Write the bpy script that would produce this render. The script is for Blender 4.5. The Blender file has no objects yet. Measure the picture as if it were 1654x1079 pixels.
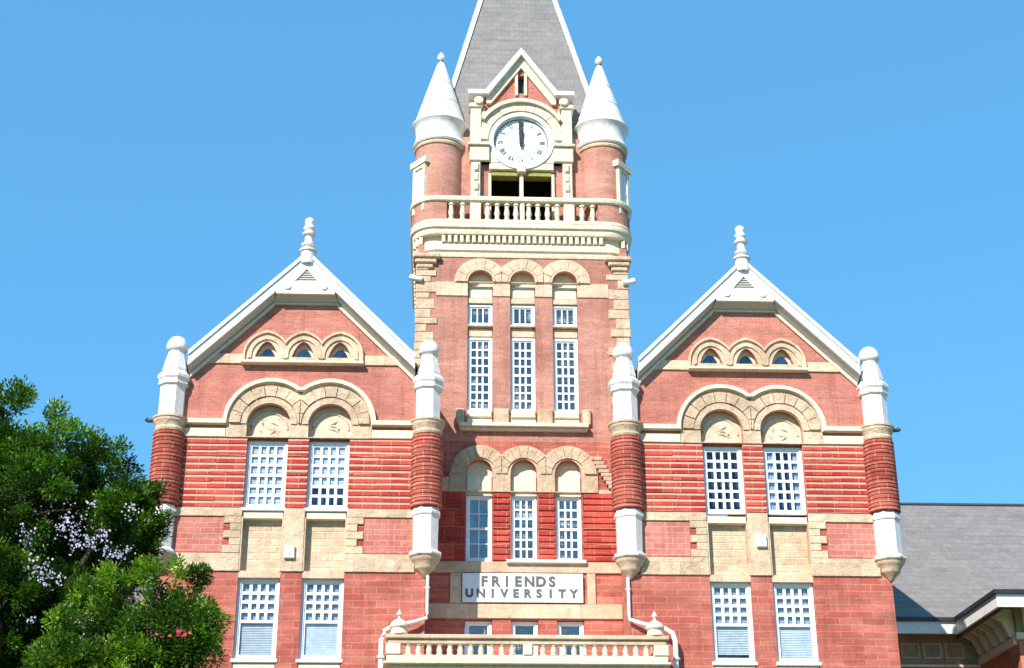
import bpy, math, random
from mathutils import Vector, Matrix
from mathutils.geometry import tessellate_polygon
S = bpy.context.scene
# ---------------------------------------------------------------- camera
PIT, YAW, ROLL, F, CX = 0.40243, 0.047008, -0.0029052, 2450.0, -2.291
cd = bpy.data.cameras.new('camera'); cam = bpy.data.objects.new('camera', cd); S.collection.objects.link(cam)
f0 = Vector((math.sin(YAW)*math.cos(PIT), math.cos(YAW)*math.cos(PIT), math.sin(PIT)))
r0 = Vector((math.cos(YAW), -math.sin(YAW), 0)); u0 = r0.cross(f0)
rr = r0*math.cos(ROLL)+u0*math.sin(ROLL); uu = -r0*math.sin(ROLL)+u0*math.cos(ROLL)
cam.matrix_world = Matrix(((rr.x, uu.x, -f0.x, CX), (rr.y, uu.y, -f0.y, -40), (rr.z, uu.z, -f0.z, 1.6), (0, 0, 0, 1)))
cd.sensor_width = 36; cd.lens = F/1654*36; cd.clip_end = 3000; cd.clip_start = .1
S.camera = cam
# ---------------------------------------------------------------- light
SUNV = Vector((-0.60, -1.0, 0.92)).normalized()
elev = math.asin(SUNV.z)
W = bpy.data.worlds.new('World'); S.world = W; W.use_nodes = True
nt = W.node_tree; bg = nt.nodes['Background']; sk = nt.nodes.new('ShaderNodeTexSky')
sk.sky_type = 'NISHITA'; sk.sun_disc = False; sk.sun_elevation = elev
sk.sun_rotation = math.atan2(SUNV.x, SUNV.y)
sk.air_density = .85; sk.dust_density = 0.0; sk.ozone_density = 2.0; sk.altitude = 200
bg.inputs[1].default_value = 0.13
sky_mul = nt.nodes.new('ShaderNodeMix'); sky_mul.data_type = 'RGBA'; sky_mul.blend_type = 'MULTIPLY'; sky_mul.inputs[0].default_value = 1
sky_mul.inputs[7].default_value = (.60, 1.0, 1.03, 1); nt.links.new(sk.outputs[0], sky_mul.inputs[6]); flat = nt.nodes.new('ShaderNodeMix'); flat.data_type = 'RGBA'; flat.inputs[0].default_value = .72
flat.inputs[7].default_value = (.37, 1.36, 2.6, 1); nt.links.new(sky_mul.outputs[2], flat.inputs[6]); nt.links.new(flat.outputs[2], bg.inputs[0])
sl = bpy.data.lights.new('sun', 'SUN'); sl.energy = 3.0; sl.angle = math.radians(.5); sl.color = (1, .94, .85)
sun = bpy.data.objects.new('sun', sl); S.collection.objects.link(sun)
sun.rotation_euler = SUNV.to_track_quat('Z', 'Y').to_euler(); sun.location = (-30, -50, 50)
S.view_settings.view_transform = 'Standard'; S.view_settings.look = 'None'
S.view_settings.exposure = 1.3; S.view_settings.gamma = 1
random.seed(7)
# ---------------------------------------------------------------- materials
def newmat(name):
    m = bpy.data.materials.new(name); m.use_nodes = True
    n = m.node_tree.nodes; return m, n, m.node_tree.links, n['Principled BSDF']
def node(n, t, **k):
    x = n.new(t)
    for a, b in k.items(): setattr(x, a, b)
    return x
def mathn(n, l, op, a, b=None):
    x = n.new('ShaderNodeMath'); x.operation = op
    for i, v in enumerate((a, b)):
        if v is None: continue
        if isinstance(v, (int, float)): x.inputs[i].default_value = v
        else: l.new(v, x.inputs[i])
    return x.outputs[0]
def noise(n, l, vec, scale, detail=4, rough=.6):
    x = n.new('ShaderNodeTexNoise'); x.inputs['Scale'].default_value = scale
    x.inputs['Detail'].default_value = detail; x.inputs['Roughness'].default_value = rough
    if vec is not None: l.new(vec, x.inputs['Vector'])
    return x.outputs['Fac']
def ramp(n, l, fac, stops):
    x = n.new('ShaderNodeValToRGB'); e = x.color_ramp.elements
    e[0].position, e[0].color = stops[0][0], (*stops[0][1], 1); e[1].position, e[1].color = stops[-1][0], (*stops[-1][1], 1)
    for p, c in stops[1:-1]:
        q = e.new(p); q.color = (*c, 1)
    l.new(fac, x.inputs[0]); return x.outputs[0]
def mix(n, l, fac, a, b, mode='MIX'):
    x = n.new('ShaderNodeMix'); x.data_type = 'RGBA'; x.blend_type = mode
    if isinstance(fac, (int, float)): x.inputs[0].default_value = fac
    else: l.new(fac, x.inputs[0])
    for i, v in ((6, a), (7, b)):
        if isinstance(v, tuple): x.inputs[i].default_value = (*v, 1)
        else: l.new(v, x.inputs[i])
    return x.outputs[2]
def wallvec(n, l):
    # (horizontal run along the wall, height)
    g = n.new('ShaderNodeNewGeometry'); sp = n.new('ShaderNodeSeparateXYZ'); l.new(g.outputs['Position'], sp.inputs[0])
    sn = n.new('ShaderNodeSeparateXYZ'); l.new(g.outputs['True Normal'], sn.inputs[0])
    ax = mathn(n, l, 'ABSOLUTE', sn.outputs[0]); side = mathn(n, l, 'GREATER_THAN', ax, .75)
    inv = mathn(n, l, 'SUBTRACT', 1.0, side)
    u = mathn(n, l, 'ADD', mathn(n, l, 'MULTIPLY', sp.outputs[0], inv), mathn(n, l, 'MULTIPLY', sp.outputs[1], side))
    cb = n.new('ShaderNodeCombineXYZ'); l.new(u, cb.inputs[0]); l.new(sp.outputs[2], cb.inputs[1])
    return cb.outputs[0], g.outputs['Position'], sp
def brick(name, c1, c2, mortar, bw, rh, ms, bump=.35, vary=.35, smear=0):
    m, n, l, P = newmat(name); v, pos, sp = wallvec(n, l)
    # slight waviness of the courses
    wn = n.new('ShaderNodeTexNoise'); wn.inputs['Scale'].default_value = .9; l.new(pos, wn.inputs['Vector'])
    va = n.new('ShaderNodeVectorMath'); va.operation = 'MULTIPLY_ADD'; l.new(wn.outputs['Color'], va.inputs[0])
    va.inputs[1].default_value = (.02, rh*.35, 0); l.new(v, va.inputs[2])
    b = n.new('ShaderNodeTexBrick'); l.new(va.outputs[0], b.inputs['Vector'])
    b.inputs['Scale'].default_value = 1; b.inputs['Brick Width'].default_value = bw; b.inputs['Row Height'].default_value = rh
    b.inputs['Mortar Size'].default_value = ms; b.inputs['Mortar Smooth'].default_value = .3
    b.inputs['Color1'].default_value = (*c1, 1); b.inputs['Color2'].default_value = (*c2, 1); b.inputs['Mortar'].default_value = (*mortar, 1)
    b.inputs['Bias'].default_value = 0
    st = n.new('ShaderNodeVectorMath'); st.operation = 'MULTIPLY'; l.new(pos, st.inputs[0]); st.inputs[1].default_value = (.5, .5, 2.6)
    n1 = noise(n, l, st.outputs[0], 1.3, 5); n2 = noise(n, l, pos, 14, 4); n3 = noise(n, l, pos, .45, 3)
    t1 = ramp(n, l, n1, [(.3, (1-vary*.6,)*3), (.7, (1+vary*.25, 1+vary*.1, 1+vary*.1))])
    t2 = ramp(n, l, n2, [(.3, (.85, .82, .82)), (.7, (1.12, 1.12, 1.12))])
    t3 = ramp(n, l, n3, [(.35, (.88, .82, .80)), (.65, (1.08, 1.16, 1.15))])
    sv = n.new('ShaderNodeVectorMath'); sv.operation = 'MULTIPLY'; l.new(pos, sv.inputs[0]); sv.inputs[1].default_value = (3.2, 3.2, .32)
    t4 = ramp(n, l, noise(n, l, sv.outputs[0], 1.0, 5, .7), [(.34, (.80, .77, .76)), (.5, (1, 1, 1))])
    c = mix(n, l, 1.0, b.outputs['Color'], t4, 'MULTIPLY')
    c = mix(n, l, 1.0, c, t1, 'MULTIPLY'); c = mix(n, l, 1.0, c, t2, 'MULTIPLY'); c = mix(n, l, 1.0, c, t3, 'MULTIPLY')
    ef = ramp(n, l, noise(n, l, st.outputs[0], 2.6, 6, .7), [(.58, (0, 0, 0)), (.8, (.4, .4, .4))])
    c = mix(n, l, ef, c, (.62, .42, .34))                        # lime bloom
    l.new(c, P.inputs['Base Color']); P.inputs['Roughness'].default_value = .9; P.inputs['Specular IOR Level'].default_value = .2
    h = mathn(n, l, 'SUBTRACT', n2, b.outputs['Fac'])
    bp = n.new('ShaderNodeBump'); bp.inputs['Strength'].default_value = bump; bp.inputs['Distance'].default_value = .02; l.new(h, bp.inputs['Height'])
    l.new(bp.outputs[0], P.inputs['Normal']); return m
def stone(name, c, bump=.6, dirt=(.36, .255, .155), scale=6, amount=.5, joints=None, blocks=None):
    m, n, l, P = newmat(name); v, pos, sp = wallvec(n, l)
    n1 = noise(n, l, pos, scale, 6, .65); n2 = noise(n, l, pos, 1.1, 4); n3 = noise(n, l, pos, scale*5, 3)
    base = mix(n, l, 1.0, c, ramp(n, l, n1, [(.3, (.82, .8, .76)), (.7, (1.12, 1.12, 1.12))]), 'MULTIPLY')
    d = ramp(n, l, n2, [(.45, (0, 0, 0)), (.75, (amount,)*3)])
    col = mix(n, l, d, base, dirt)
    pit = ramp(n, l, noise(n, l, pos, scale*2.2, 5, .75), [(.30, (.62, .56, .48)), (.44, (1, 1, 1))])
    if bump >= .4: col = mix(n, l, 1.0, col, pit, 'MULTIPLY')
    h = mathn(n, l, 'ADD', n1, mathn(n, l, 'MULTIPLY', n3, .35))
    if blocks:
        b = n.new('ShaderNodeTexBrick'); l.new(v, b.inputs['Vector']); b.inputs['Scale'].default_value = 1
        b.inputs['Brick Width'].default_value = blocks[0]; b.inputs['Row Height'].default_value = blocks[1]
        b.inputs['Mortar Size'].default_value = .006; b.inputs['Color1'].default_value = (.84, .80, .76, 1); b.inputs['Color2'].default_value = (1.1, 1.08, 1.05, 1); b.inputs['Mortar'].default_value = (.75, .7, .65, 1)
        col = mix(n, l, 1.0, col, b.outputs['Color'], 'MULTIPLY')
    if joints:
        b = n.new('ShaderNodeTexBrick'); l.new(v, b.inputs['Vector']); b.inputs['Scale'].default_value = 1
        b.inputs['Brick Width'].default_value = joints[0]; b.inputs['Row Height'].default_value = joints[1]
        b.inputs['Mortar Size'].default_value = joints[2]; b.inputs['Mortar Smooth'].default_value = .4
        b.inputs['Color1'].default_value = (.86, .8, .75, 1); b.inputs['Color2'].default_value = (1.08, 1.04, 1, 1); b.inputs['Mortar'].default_value = (*joints[3], 1)
        col = mix(n, l, 1.0, col, b.outputs['Color'], 'MULTIPLY'); h = mathn(n, l, 'SUBTRACT', h, mathn(n, l, 'MULTIPLY', b.outputs['Fac'], 1.3))
    l.new(col, P.inputs['Base Color']); P.inputs['Roughness'].default_value = .88; P.inputs['Specular IOR Level'].default_value = .25
    bp = n.new('ShaderNodeBump'); bp.inputs['Strength'].default_value = bump; bp.inputs['Distance'].default_value = .05; l.new(h, bp.inputs['Height'])
    l.new(bp.outputs[0], P.inputs['Normal']); return m
def paint(name, c, rough=.45, grime=.35, gcol=(.42, .4, .36)):
    m, n, l, P = newmat(name); g = n.new('ShaderNodeNewGeometry')
    st = n.new('ShaderNodeVectorMath'); st.operation = 'MULTIPLY'; l.new(g.outputs['Position'], st.inputs[0]); st.inputs[1].default_value = (5, 5, .8)
    n1 = noise(n, l, st.outputs[0], 1.2, 5, .7); n2 = noise(n, l, g.outputs['Position'], 9, 4)
    f = ramp(n, l, mathn(n, l, 'MULTIPLY', n1, n2), [(.22, (0, 0, 0)), (.40, (grime,)*3)])
    l.new(mix(n, l, f, c, gcol), P.inputs['Base Color']); P.inputs['Roughness'].default_value = rough
    bp = n.new('ShaderNodeBump'); bp.inputs['Strength'].default_value = .15; bp.inputs['Distance'].default_value = .02; l.new(n2, bp.inputs['Height'])
    l.new(bp.outputs[0], P.inputs['Normal']); return m
def plain(name, c, rough=.6, metal=0):
    m, n, l, P = newmat(name); g = n.new('ShaderNodeNewGeometry')
    t = ramp(n, l, noise(n, l, g.outputs['Position'], 7, 4), [(.3, tuple(x*.85 for x in c)), (.7, tuple(min(1, x*1.1) for x in c))])
    l.new(t, P.inputs['Base Color']); P.inputs['Roughness'].default_value = rough; P.inputs['Metallic'].default_value = metal; return m
def slate(name, c, row=.22):
    m, n, l, P = newmat(name); v, pos, sp = wallvec(n, l)
    b = n.new('ShaderNodeTexBrick'); l.new(v, b.inputs['Vector']); b.inputs['Scale'].default_value = 1
    b.inputs['Brick Width'].default_value = .3; b.inputs['Row Height'].default_value = row; b.inputs['Mortar Size'].default_value = .008; b.inputs['Mortar Smooth'].default_value = .2
    b.inputs['Color1'].default_value = (*[x*.91 for x in c], 1); b.inputs['Color2'].default_value = (*[x*1.08 for x in c], 1); b.inputs['Mortar'].default_value = (*[x*.8 for x in c], 1)
    st = n.new('ShaderNodeVectorMath'); st.operation = 'MULTIPLY'; l.new(pos, st.inputs[0]); st.inputs[1].default_value = (.5, .5, 4)
    n1 = noise(n, l, st.outputs[0], 1.6, 6, .7); n2 = noise(n, l, pos, 11, 4)
    c1 = mix(n, l, 1.0, b.outputs['Color'], ramp(n, l, n1, [(.33, (.82, .82, .84)), (.5, (1, 1, 1)), (.7, (1.12, 1.09, 1.08))]), 'MULTIPLY')
    c1 = mix(n, l, 1.0, c1, ramp(n, l, n2, [(.3, (.86,)*3), (.7, (1.1,)*3)]), 'MULTIPLY')
    l.new(c1, P.inputs['Base Color']); P.inputs['Roughness'].default_value = .8
    bp = n.new('ShaderNodeBump'); bp.inputs['Strength'].default_value = .4; bp.inputs['Distance'].default_value = .02
    l.new(mathn(n, l, 'SUBTRACT', n2, b.outputs['Fac']), bp.inputs['Height']); l.new(bp.outputs[0], P.inputs['Normal']); return m
def glass(name, tint=(.86, .91, .96), strength=.75):
    m, n, l, P = newmat(name); n.remove(P); out = n['Material Output']
    t = n.new('ShaderNodeBsdfTransparent'); t.inputs[0].default_value = (*tint, 1)
    g = n.new('ShaderNodeBsdfGlossy'); g.inputs['Roughness'].default_value = .03; g.inputs[0].default_value = (1, 1, 1, 1)
    lw = n.new('ShaderNodeFresnel'); lw.inputs[0].default_value = 1.7
    geo = n.new('ShaderNodeNewGeometry'); bp = n.new('ShaderNodeBump'); bp.inputs['Strength'].default_value = .12; bp.inputs['Distance'].default_value = .05
    l.new(noise(n, l, geo.outputs['Position'], 2.2, 2), bp.inputs['Height']); l.new(bp.outputs[0], g.inputs['Normal'])
    mx = n.new('ShaderNodeMixShader'); vr = ramp(n, l, noise(n, l, geo.outputs['Position'], 1.7, 3, .7), [(.35, (.5,)*3), (.65, (2.6,)*3)])
    l.new(mathn(n, l, 'MULTIPLY', mathn(n, l, 'MULTIPLY', lw.outputs[0], strength), vr), mx.inputs[0])
    l.new(t.outputs[0], mx.inputs[1]); l.new(g.outputs[0], mx.inputs[2]); l.new(mx.outputs[0], out.inputs[0]); return m
M_ = {}
M_['brick'] = brick('fine_brick', (.475, .16, .125), (.55, .215, .17), (.52, .26, .20), .21, .075, .007, .3)
M_['brick_t'] = brick('pale_tower_brick', (.465, .205, .155), (.53, .255, .20), (.54, .30, .235), .21, .075, .007, .3)
M_['brick_c'] = brick('rough_face_brick', (.40, .078, .058), (.50, .14, .10), (.58, .28, .21), .44, .185, .016, .7, .5)
M_['course'] = brick('projecting_brick_course', (.46, .045, .036), (.58, .10, .072), (.60, .28, .2), .5, .5, .012, .8, .6)
M_['brick_l'] = brick('lower_brick', (.46, .115, .088), (.55, .185, .14), (.58, .29, .215), .62, .185, .011, .6, .6)
M_['brick_p'] = brick('panel_brick', (.50, .155, .125), (.57, .22, .175), (.64, .33, .26), .36, .155, .012, .5, .3)
M_['mortar'] = stone('lime_mortar', (.66, .40, .30), .5, scale=9)
M_['stone'] = stone('limestone', (.68, .525, .395), .5, blocks=(.62, 4))
M_['stone_r'] = stone('rough_limestone', (.67, .515, .385), 1.2, scale=4.5, amount=.6, blocks=(.55, 4))
M_['stone_j'] = stone('coursed_limestone', (.68, .525, .40), .8, joints=(.42, .2, .02, (1.22, 1.2, 1.1)))
M_['cream'] = stone('cream_trim', (.77, .67, .52), .4, scale=8, amount=.2)
M_['tymp'] = stone('tympanum_stone', (.68, .54, .41), .4, scale=3, amount=.3)
M_['white'] = paint('white_paint', (.80, .79, .77), .45, .4)
M_['whitef'] = paint('window_white', (.78, .79, .80), .4, .12)
M_['sheet'] = paint('white_sheet_metal', (.80, .76, .73), .42, .55)
M_['slate'] = slate('grey_slate', (.215, .203, .198))
M_['slate2'] = slate('weathered_shingle', (.19, .179, .172), .19)
M_['glass'] = glass('window_glass'); M_['glass_d'] = glass('dark_window_glass', (.6, .7, .85), .5)
M_['blind'] = plain('grey_blue_blind', (.66, .72, .78), .8); M_['blind_w'] = plain('white_blind', (.84, .87, .90), .8); M_['blind_m'] = plain('dark_grey_blue_blind', (.33, .38, .43), .8); M_['blind_l'] = plain('pale_blue_blind', (.62, .655, .67), .8)
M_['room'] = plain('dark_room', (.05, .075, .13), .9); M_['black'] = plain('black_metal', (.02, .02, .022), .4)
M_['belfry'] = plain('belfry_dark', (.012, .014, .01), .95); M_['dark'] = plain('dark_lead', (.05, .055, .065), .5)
M_['lintel'] = stone('mossy_lintel', (.34, .30, .09), .3, amount=.2, dirt=(.3, .27, .05))
M_['gutter'] = plain('dark_gutter', (.022, .02, .022), .5)
M_['face'] = paint('clock_face', (.84, .84, .84), .4, .05)
M_['sign'] = paint('sign_board', (.78, .79, .80), .45, .08)
M_['ink'] = plain('sign_letter_grey', (.10, .10, .105), .6)
M_['orange'] = brick('annex_brick', (.55, .15, .08), (.62, .2, .12), (.62, .32, .22), .22, .075, .009, .3)
M_['soffit'] = paint('soffit_paint', (.52, .50, .45), .6, .3)
M_['frieze'] = stone('annex_frieze', (.36, .32, .24), .5, joints=(.55, .5, .02, (.8, .8, .8)))
# ---------------------------------------------------------------- mesh helpers
C = S.collection
class MB:
    def __init__(s): s.v = []; s.f = []
    def add(s, vs, fs):
        o = len(s.v); s.v += [tuple(p) for p in vs]; s.f += [tuple(i+o for i in q) for q in fs]; return s
    def box(s, x0, x1, y0, y1, z0, z1, ch=0):
        if ch <= 0 or min(abs(x1-x0), abs(y1-y0), abs(z1-z0)) < 2.2*ch:
            vs = [(x, y, z) for z in (z0, z1) for y in (y0, y1) for x in (x0, x1)]
            return s.add(vs, [(0, 2, 3, 1), (4, 5, 7, 6), (0, 1, 5, 4), (2, 6, 7, 3), (0, 4, 6, 2), (1, 3, 7, 5)])
        # front edges eased (front = -y)
        return s.loftrect(x0, x1, z0, z1, y1, y0, ch)
    def loftrect(s, x0, x1, z0, z1, yb, yf, ch):
        r = [(x0, yb, z0), (x1, yb, z0), (x1, yb, z1), (x0, yb, z1), (x0, yf+ch, z0), (x1, yf+ch, z0), (x1, yf+ch, z1), (x0, yf+ch, z1),
             (x0+ch, yf, z0+ch), (x1-ch, yf, z0+ch), (x1-ch, yf, z1-ch), (x0+ch, yf, z1-ch)]
        fs = [(0, 3, 2, 1), (8, 9, 10, 11)]
        for a in (0, 4):
            for i in range(4):
                j = (i+1) % 4; fs.append((a+i, a+j, a+4+j, a+4+i))
        return s.add(r, fs)
    def plate(s, loops, y0, y1, ch=0):
        # loops: [outer, hole, ...] of (x, z); solid between planes y0 (front) and y1 (back)
        L = []
        for k, lp in enumerate(loops):
            q = []
            for p in lp:
                if not q or abs(p[0]-q[-1][0])+abs(p[1]-q[-1][1]) > 1e-4: q.append(p)
            if abs(q[0][0]-q[-1][0])+abs(q[0][1]-q[-1][1]) < 1e-4: q.pop()
            ar = sum(q[i-1][0]*q[i][1]-q[i][0]*q[i-1][1] for i in range(len(q)))
            if (ar < 0) == (k == 0): q.reverse()
            L.append(q)
        tri = tessellate_polygon([[Vector((p[0], p[1], 0)) for p in q] for q in L])
        flat = [p for q in L for p in q]; n = len(flat)
        vs = [(p[0], y0, p[1]) for p in flat]+[(p[0], y1, p[1]) for p in flat]
        fs = []
        for a, b, c in tri:
            A, B, D = flat[a], flat[b], flat[c]
            cr = (B[0]-A[0])*(D[1]-A[1])-(B[1]-A[1])*(D[0]-A[0])
            if abs(cr) < 1e-9: continue
            if cr < 0: b, c = c, b
            fs.append((a, b, c)); fs.append((a+n, c+n, b+n))
        o = 0
        for q in L:
            for i in range(len(q)):
                j = (i+1) % len(q); fs.append((o+i, o+i+n, o+j+n, o+j))
            o += len(q)
        return s.add(vs, fs)
    def lathe(s, prof, cx, cy, n=24, a0=0, a1=2*math.pi, rot=0):
        # prof: [(r, z)] bottom to top
        full = abs(a1-a0-2*math.pi) < 1e-6; m = n if full else n+1; vs = []
        for r, z in prof:
            for i in range(m):
                a = a0+(a1-a0)*i/n+rot; vs.append((cx+r*math.cos(a), cy+r*math.sin(a), z))
        fs = []
        for k in range(len(prof)-1):
            for i in range(n):
                j = (i+1) % m; fs.append((k*m+i, k*m+j, (k+1)*m+j, (k+1)*m+i))
        if full:
            if prof[0][0] > 1e-3: fs.append(tuple(range(m-1, -1, -1)))
            if prof[-1][0] > 1e-3: fs.append(tuple((len(prof)-1)*m+i for i in range(m)))
        return s.add(vs, fs)
    def tube(s, pts, r, n=10):
        P = [Vector(p) for p in pts]; vs = []; rs = r if isinstance(r, (list, tuple)) else [r]*len(P)
        for i, p in enumerate(P):
            d = (P[min(i+1, len(P)-1)]-P[max(i-1, 0)]).normalized()
            a = d.cross(Vector((0.13, .02, 1))); a = (a if a.length > .05 else d.cross(Vector((1, 0, 0)))).normalized(); b = d.cross(a)
            for k in range(n):
                t = 2*math.pi*k/n; vs.append(p+(a*math.cos(t)+b*math.sin(t))*rs[i])
        fs = [(i*n+k, i*n+(k+1) % n, (i+1)*n+(k+1) % n, (i+1)*n+k) for i in range(len(P)-1) for k in range(n)]
        fs += [tuple(range(n)), tuple((len(P)-1)*n+n-1-k for k in range(n))]
        return s.add(vs, fs)
    def clusters(s):
        # connected pieces, merged when they (nearly) touch
        par = list(range(len(s.v)))
        def find(a):
            while par[a] != a: par[a] = par[par[a]]; a = par[a]
            return a
        for f in s.f:
            r = find(f[0])
            for i in f[1:]: par[find(i)] = r
        gi = {}
        for f in s.f: gi.setdefault(find(f[0]), []).append(f)
        it = []
        for k, fs in gi.items():
            ids = {i for f in fs for i in f}; P = [s.v[i] for i in ids]
            it.append(([min(p[a] for p in P) for a in range(3)], [max(p[a] for p in P) for a in range(3)], fs))
        n = len(it)
        if n == 1: return [s]
        p2 = list(range(n))
        def f2(a):
            while p2[a] != a: p2[a] = p2[p2[a]]; a = p2[a]
            return a
        for i in range(n):
            for j in range(i):
                if f2(i) != f2(j) and all(max(it[i][0][a]-it[j][1][a], it[j][0][a]-it[i][1][a]) < .085 for a in range(3)): p2[f2(i)] = f2(j)
        g = {}
        for i in range(n): g.setdefault(f2(i), []).extend(it[i][2])
        out = []
        for fs in g.values():
            m = MB(); mp = {}
            for f in fs:
                for i in f:
                    if i not in mp: mp[i] = len(m.v); m.v.append(s.v[i])
                m.f.append(tuple(mp[i] for i in f))
            out.append(m)
        return out
    def mesh(s, name, mat, smooth=False, ang=35):
        me = bpy.data.meshes.new(name); me.from_pydata(s.v, [], s.f); me.update()
        import bmesh
        bm = bmesh.new(); bm.from_mesh(me); bmesh.ops.recalc_face_normals(bm, faces=bm.faces); bm.to_mesh(me); bm.free()
        me.materials.append(M_[mat] if isinstance(mat, str) else mat)
        if smooth:
            me.polygons.foreach_set('use_smooth', [True]*len(me.polygons)); me.set_sharp_from_angle(angle=math.radians(ang))
        return me
    def build(s, name, mat, parent=None, smooth=False, ang=35, label=None):
        if parent is not None and name not in ('crown', 'limb', 'lettering', 'clock_numerals', 'blossom', 'carving'):
            cl = s.clusters()
            if len(cl) > 1: return [link(name, c.mesh(name, mat, smooth, ang), parent, label) for c in cl][0]
        return link(name, s.mesh(name, mat, smooth, ang), parent, label)
def link(name, me, parent=None, label=None, loc=None):
    o = bpy.data.objects.new(name, me); C.objects.link(o)
    if parent: o.parent = parent
    if label: o['label'] = label
    if loc: o.location = loc
    return o
def thing(name, label, cat, loc=(0, 0, 0)):
    o = bpy.data.objects.new(name, None); C.objects.link(o); o.location = loc; o['label'] = label; o['category'] = cat; return o
def tagm(o, label, cat, group=None):
    o['label'] = label; o['category'] = cat
    if group: o['group'] = group
    return o
def tree_copy(src, parent, loc, base_name=None):
    c = src.copy(); C.objects.link(c); c.parent = parent; c.location = loc
    for ch in list(src.children):
        d = ch.copy(); C.objects.link(d); d.parent = c
    return c
def arcs(centers, r, zc, zb, pt=0, n=22):
    # outline over a row of arches with legs to zb, as a closed loop of (x, z). pt: pointedness
    def top(x):
        best = zb
        for c in centers:
            d = abs(x-c)
            if d <= r+1e-6:
                rr_ = math.sqrt(max(0, r*r-d*d)); z = zc+rr_+pt*r*(1-min(1, d/r))**1.5
                best = max(best, z)
        return best
    xs = set()
    for c in centers:
        for i in range(n+1): xs.add(round(c-r*math.cos(math.pi*i/n), 4))
    for a, b in zip(centers, centers[1:]): xs.add(round((a+b)/2, 4))
    xs = sorted(xs); lp = [(xs[0], zb)]
    for x in xs: lp.append((x, max(zb, top(x)) if top(x) > zb else zc))
    lp.append((xs[-1], zb)); return lp
def rect(x0, x1, z0, z1): return [(x0, z0), (x1, z0), (x1, z1), (x0, z1)]
def voussoirs(mb, centers, r0_, r1, zc, y0, y1, n, a_lo=0, gap=.05, rnd=random.Random(3)):
    for ci, c in enumerate(centers):
        for k in range(n):
            a, b = math.pi*(k+gap)/n, math.pi*(k+1-gap)/n
            seg = 4; lp = []
            lim_lo = -1e9 if ci == 0 else (centers[ci-1]+c)/2+.012; lim_hi = 1e9 if ci == len(centers)-1 else (centers[ci+1]+c)/2-.012
            pts = [(c+r0_*math.cos(a+(b-a)*i/seg), zc+r0_*math.sin(a+(b-a)*i/seg)) for i in range(seg+1)]
            pts += [(c+r1*math.cos(b-(b-a)*i/seg), zc+r1*math.sin(b-(b-a)*i/seg)) for i in range(seg+1)]
            # clip to the arch's own half
            for lim, sg in ((lim_lo, 1), (lim_hi, -1)):
                q = []
                for i in range(len(pts)):
                    p, w = pts[i-1], pts[i]; ip = sg*(p[0]-lim) >= 0; iw = sg*(w[0]-lim) >= 0
                    if ip != iw:
                        t = (lim-p[0])/(w[0]-p[0]); q.append((lim, p[1]+t*(w[1]-p[1])))
                    if iw: q.append(w)
                pts = q
                if len(pts) < 3: break
            if len(pts) < 3: continue
            ar = abs(sum(pts[i-1][0]*pts[i][1]-pts[i][0]*pts[i-1][1] for i in range(len(pts))))/2
            if ar < .004: continue
            mb.plate([pts], y0+rnd.uniform(-.012, .012), y1)
# ---------------------------------------------------------------- ground
def structure(o): o['kind'] = 'structure'; return o
def grassmat():
    m, n, l, P = newmat('lawn_grass'); g = n.new('ShaderNodeNewGeometry')
    l.new(ramp(n, l, noise(n, l, g.outputs['Position'], 3, 8, .75), [(.3, (.03, .06, .015)), (.7, (.09, .13, .035))]), P.inputs['Base Color']); P.inputs['Roughness'].default_value = .95; return m
M_['grass'] = grassmat(); M_['path'] = stone('concrete_path', (.5, .48, .44), .2, joints=(1.5, 1.5, .01, (.7, .7, .7)))
g = MB(); R = 1500
g.add([(R*math.cos(2*math.pi*i/48), R*math.sin(2*math.pi*i/48), 0) for i in range(48)], [tuple(range(48))])
structure(g.build('ground', 'grass'))
g = MB(); g.box(-2.2, 2.2, -60, -3.8, -.05, .02); g.box(-30, 30, -27, -24.5, -.05, .016); structure(g.build('path', 'path'))
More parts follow.
